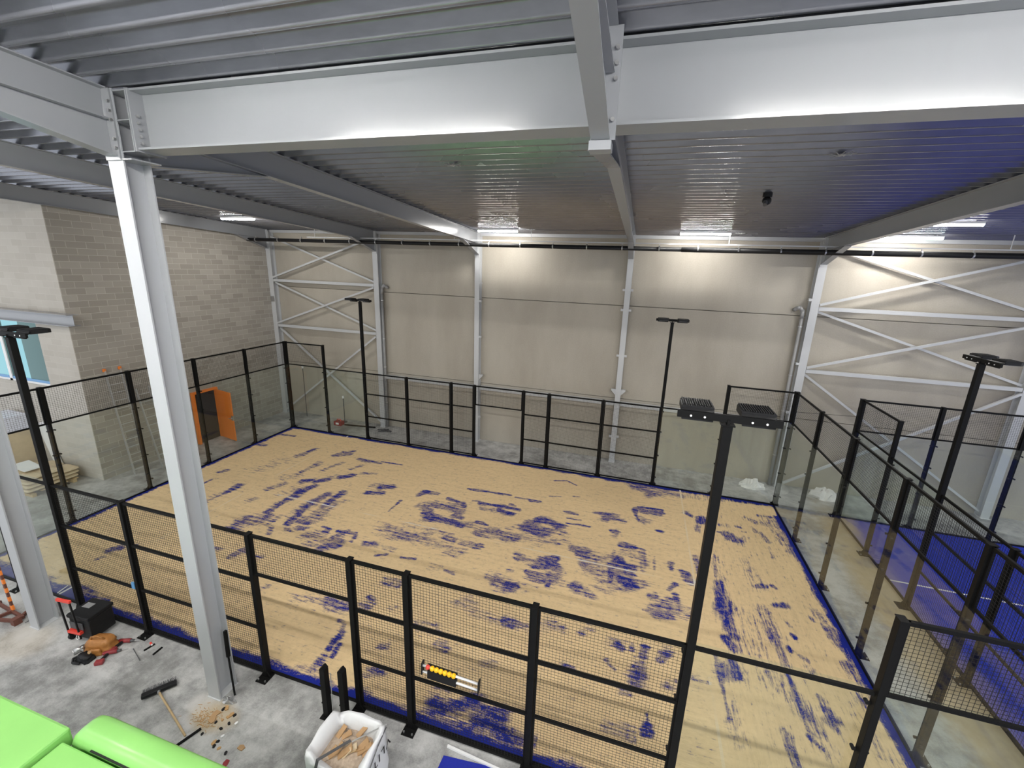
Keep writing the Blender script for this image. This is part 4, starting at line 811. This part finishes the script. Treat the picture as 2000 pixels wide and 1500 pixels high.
random.seed(21); m_ = MB()
for k in range(160):
    x, yy = random.gauss(8.68, .14), random.gauss(-.9, .07)
    m_.bar((x, yy, .004), (x+random.uniform(-.05, .05), yy+random.uniform(-.03, .03), .008), .006, .004)
tag(m_.build('wood_shavings', 'chip_wood'), 'scatter of fine wood shavings in front of the big column', 'shavings', kind='stuff')

# ------------------------------------------------------------ net posts, big bag, offcuts
for k, (x, yy, lab) in enumerate(((10.56, -.27, 'left of the pair of short black net posts standing behind the white bag'), (10.87, -.22, 'right of the pair of short black net posts standing behind the white bag'))):
    t_ = thing('net_post', (x, yy, 0), lab, 'net post', 'short black net posts')
    MB().box(-.05, .05, -.05, .05, .01, 1.02).prism([(-.05, -.05, 1.02), (.05, -.05, 1.02), (0, -.05, 1.07)], (0, .1, 0)).build('post', 'black', t_, bevel=.004)
    MB().box(-.1, .12, -.09, .09, 0, .012).prism([(.05, -.01, .012), (.11, -.01, .012), (.05, -.01, .1)], (0, .02, 0)).build('base_plate', 'black', t_)
    for z in (.3, .7): MB().cyl((-.07, -.03, z), (-.05, -.03, z), .016, 8).build('hook', 'black', t_)
random.seed(4)
t_ = thing('rubble_sack', (11.58, -1.02, 0), 'big open white woven bag full of rubble and cardboard at the bottom of the picture', 'bulk bag')
nn = 32
def ring(s, z, jx=.01, dz=None):
    o_ = []
    for k in range(nn):
        a = 2*PI*k/nn+PI/4
        cx, cy = math.copysign(abs(math.cos(a))**.38, math.cos(a)), math.copysign(abs(math.sin(a))**.38, math.sin(a))
        zz = z+(dz(a) if dz else 0)
        o_.append((.45*s*cx+random.uniform(-jx, jx), .37*s*cy+random.uniform(-jx, jx), zz))
    return o_
rimz = lambda a: .05*math.sin(2*a+.6)+.035*math.sin(5*a)
rings = [ring(.9, .0), ring(1.02, .1), ring(1.06, .3), ring(1.03, .5), ring(1.05, .7, .012), ring(1.02, .85, .015, rimz), ring(.99, .93, .015, rimz), ring(.9, .92, .02, rimz), ring(.78, .84, .03), ring(.72, .76, .02), ring(.70, .62)]
MB().loft(rings, True, False).build('bag_shell', 'bag_cloth', t_, True)
rr = MB(); rr.loft([ring(.80, .60), ring(.78, .70, .03), ring(.5, .76, .04), ring(.2, .77, .03)]); rr.build('rubble_fill', 'rubble', t_)['kind'] = 'stuff'
for k in range(16):
    x, yy = random.uniform(-.26, .28), random.uniform(-.18, .2); a = random.uniform(.4, 1.4)
    MB().bar((x, yy, .76), (x+.22*math.cos(a)*random.uniform(.4, 1), yy+.2*math.sin(a)*random.uniform(.4, 1), .80+random.uniform(0, .06)), random.uniform(.03, .09), .015).build('scrap_piece', random.choice(['cardboard', 'sack', 'wood', 'cardboard']), t_)
MB().bar((.02, .06, .84), (-.17, -.36, .985), .04, .008, (0, 0, 1)).bar((-.17, -.355, .99), (-.26, -.42, .55), .04, .008, (0, -1, 0)).build('lifting_strap', 'dark_grey', t_, label='dark lifting strap')
MB().bar((.05, .05, .84), (.44, .33, .96), .02, .008).build('lifting_strap', 'aluminium', t_, label='pale grey lifting strap')
MB().path([(.45, .30, .95), (.475, .05, .93), (.49, -.2, .8), (.485, -.33, .55)], .009, 6).build('piping', 'dark_grey', t_, label='dark seam piping')
fc = bpy.data.curves.new('t', 'FONT'); fc.body = 'VLITY'; fc.size = .20; fc.space_character = 1.15; fc.extrude = .001
fo = bpy.data.objects.new('t', fc); col.objects.link(fo)
bpy.context.view_layer.update()
me = bpy.data.meshes.new_from_object(fo.evaluated_get(bpy.context.evaluated_depsgraph_get())); bpy.data.objects.remove(fo); bpy.data.curves.remove(fc)
me.materials.append(M['black']); po = bpy.data.objects.new('printed_letters', me); col.objects.link(po); po.parent = t_
# letters run from the back corner towards the front along the right face
po.matrix_local = Matrix.Translation((.497, .30, .66)) @ Matrix(((0, 0, 1, 0), (-1, 0, 0, 0), (0, 1, 0, 0), (0, 0, 0, 1))).to_4x4() if False else Matrix(((0, 0, 1, .497), (-1, 0, 0, .32), (0, -1, 0, .80), (0, 0, 0, 1)))
tag(MB().prism([(12.70, -.24, .0), (13.9, .0-.12, .0), (13.9, -1.1, .0), (12.66, -1.1, .0)], (0, 0, .012)).build('turf_offcut', 'blue_mat'), 'blue turf offcut lying on the concrete at the bottom edge', 'turf offcut')
tag(MB().bar((12.70, -.105, .02), (13.95, -.20, .02), .035, .035).build('white_batten', 'white_plastic'), 'long white plastic batten on the floor along the near fence', 'batten')
tag(MB().path([(10.98, -.20, .02), (10.9, -.36, .03), (10.92, -.5, .02), (11.02, -.6, .02)], .016, 8).build('grey_hose', 'aluminium'), 'short grey cable loop between the net posts and the bag', 'cable')
tag(MB().path([(10.72, -.30, 1.0), (10.76, -.36, .5), (10.80, -.42, .06)], .006, 6).build('thin_cord', 'aluminium'), 'thin grey cord hanging beside the short net posts', 'cord')

# ------------------------------------------------------------ green machine (bottom left)
t_ = thing('green_machine', (8.6, -3.6, 0), 'bright green machine body with rounded covers at the bottom left corner', 'machine')
ox, oy = -8.6, 3.6
def sl(x0, x1, y0, y1, z0, z1, nm, bv=.03): return MB().box(x0+ox, x1+ox, y0+oy, y1+oy, z0, z1).build(nm, 'green', t_, bevel=bv)
sl(6.2, 9.17, -4.5, -2.56, 1.95, 2.2, 'roof_panel', .03)
sl(9.20, 12.2, -4.5, -2.66, 1.5, 2.13, 'middle_cover', .02)
# rounded side cover
def rc(x0, x1, ya, yb, zt, r):
    rg = []
    for i in range(9):
        a = PI/2*i/8; x = x0+r*(1-math.sin(a)); z = zt-r*.8*(1-math.cos(a)); 
        rg.append((x, z))
    rg = rg[::-1]
    mb = MB(); prof = []
    secs = [(ya+oy, .06), (ya+.04+oy, .012), (ya+.10+oy, 0), (yb-.10+oy, 0), (yb-.04+oy, .015), (yb+oy, .07)]
    rings = []
    for yy, dn in secs:
        top = [(x+ox+dn*.4, yy, z-dn) for x, z in ([(x0, zt-.75)]+[(x0+r*(1-math.cos(PI/2*i/8)), zt-r+r*math.sin(PI/2*i/8)) for i in range(9)]+[(x1, zt), (x1, zt-.75)])]
        rings.append(top)
    return mb.loft(rings)
rc(9.22, 12.2, -2.63, -2.33, 2.24, .22).build('side_cover', 'green', t_, True)
sl(6.3, 12.1, -4.4, -2.62, .7, 1.9, 'chassis', .03)
for x in (7.3, 11.2):
    for yy in (-2.66, -4.3):
        wh = MB().cyl((x+ox, yy-.16+oy, .48), (x+ox, yy+.16+oy, .48), .48, 28).build('wheel', 'black_plastic', t_, True)
        MB().cyl((x+ox, yy+.13+oy, .48), (x+ox, yy+.175+oy, .48), .22, 18).build('hub', 'green', wh)
MB().box(9.02+ox, 9.3+ox, -3.4+oy, -2.99+oy, 1.94, 2.16).build('recess_lining', 'black_plastic', t_)
MB().bar((9.62+ox, -2.635+oy, 2.142), (11.4+ox, -2.635+oy, 2.142), .025, .01).build('rubber_seal', 'black_plastic', t_)
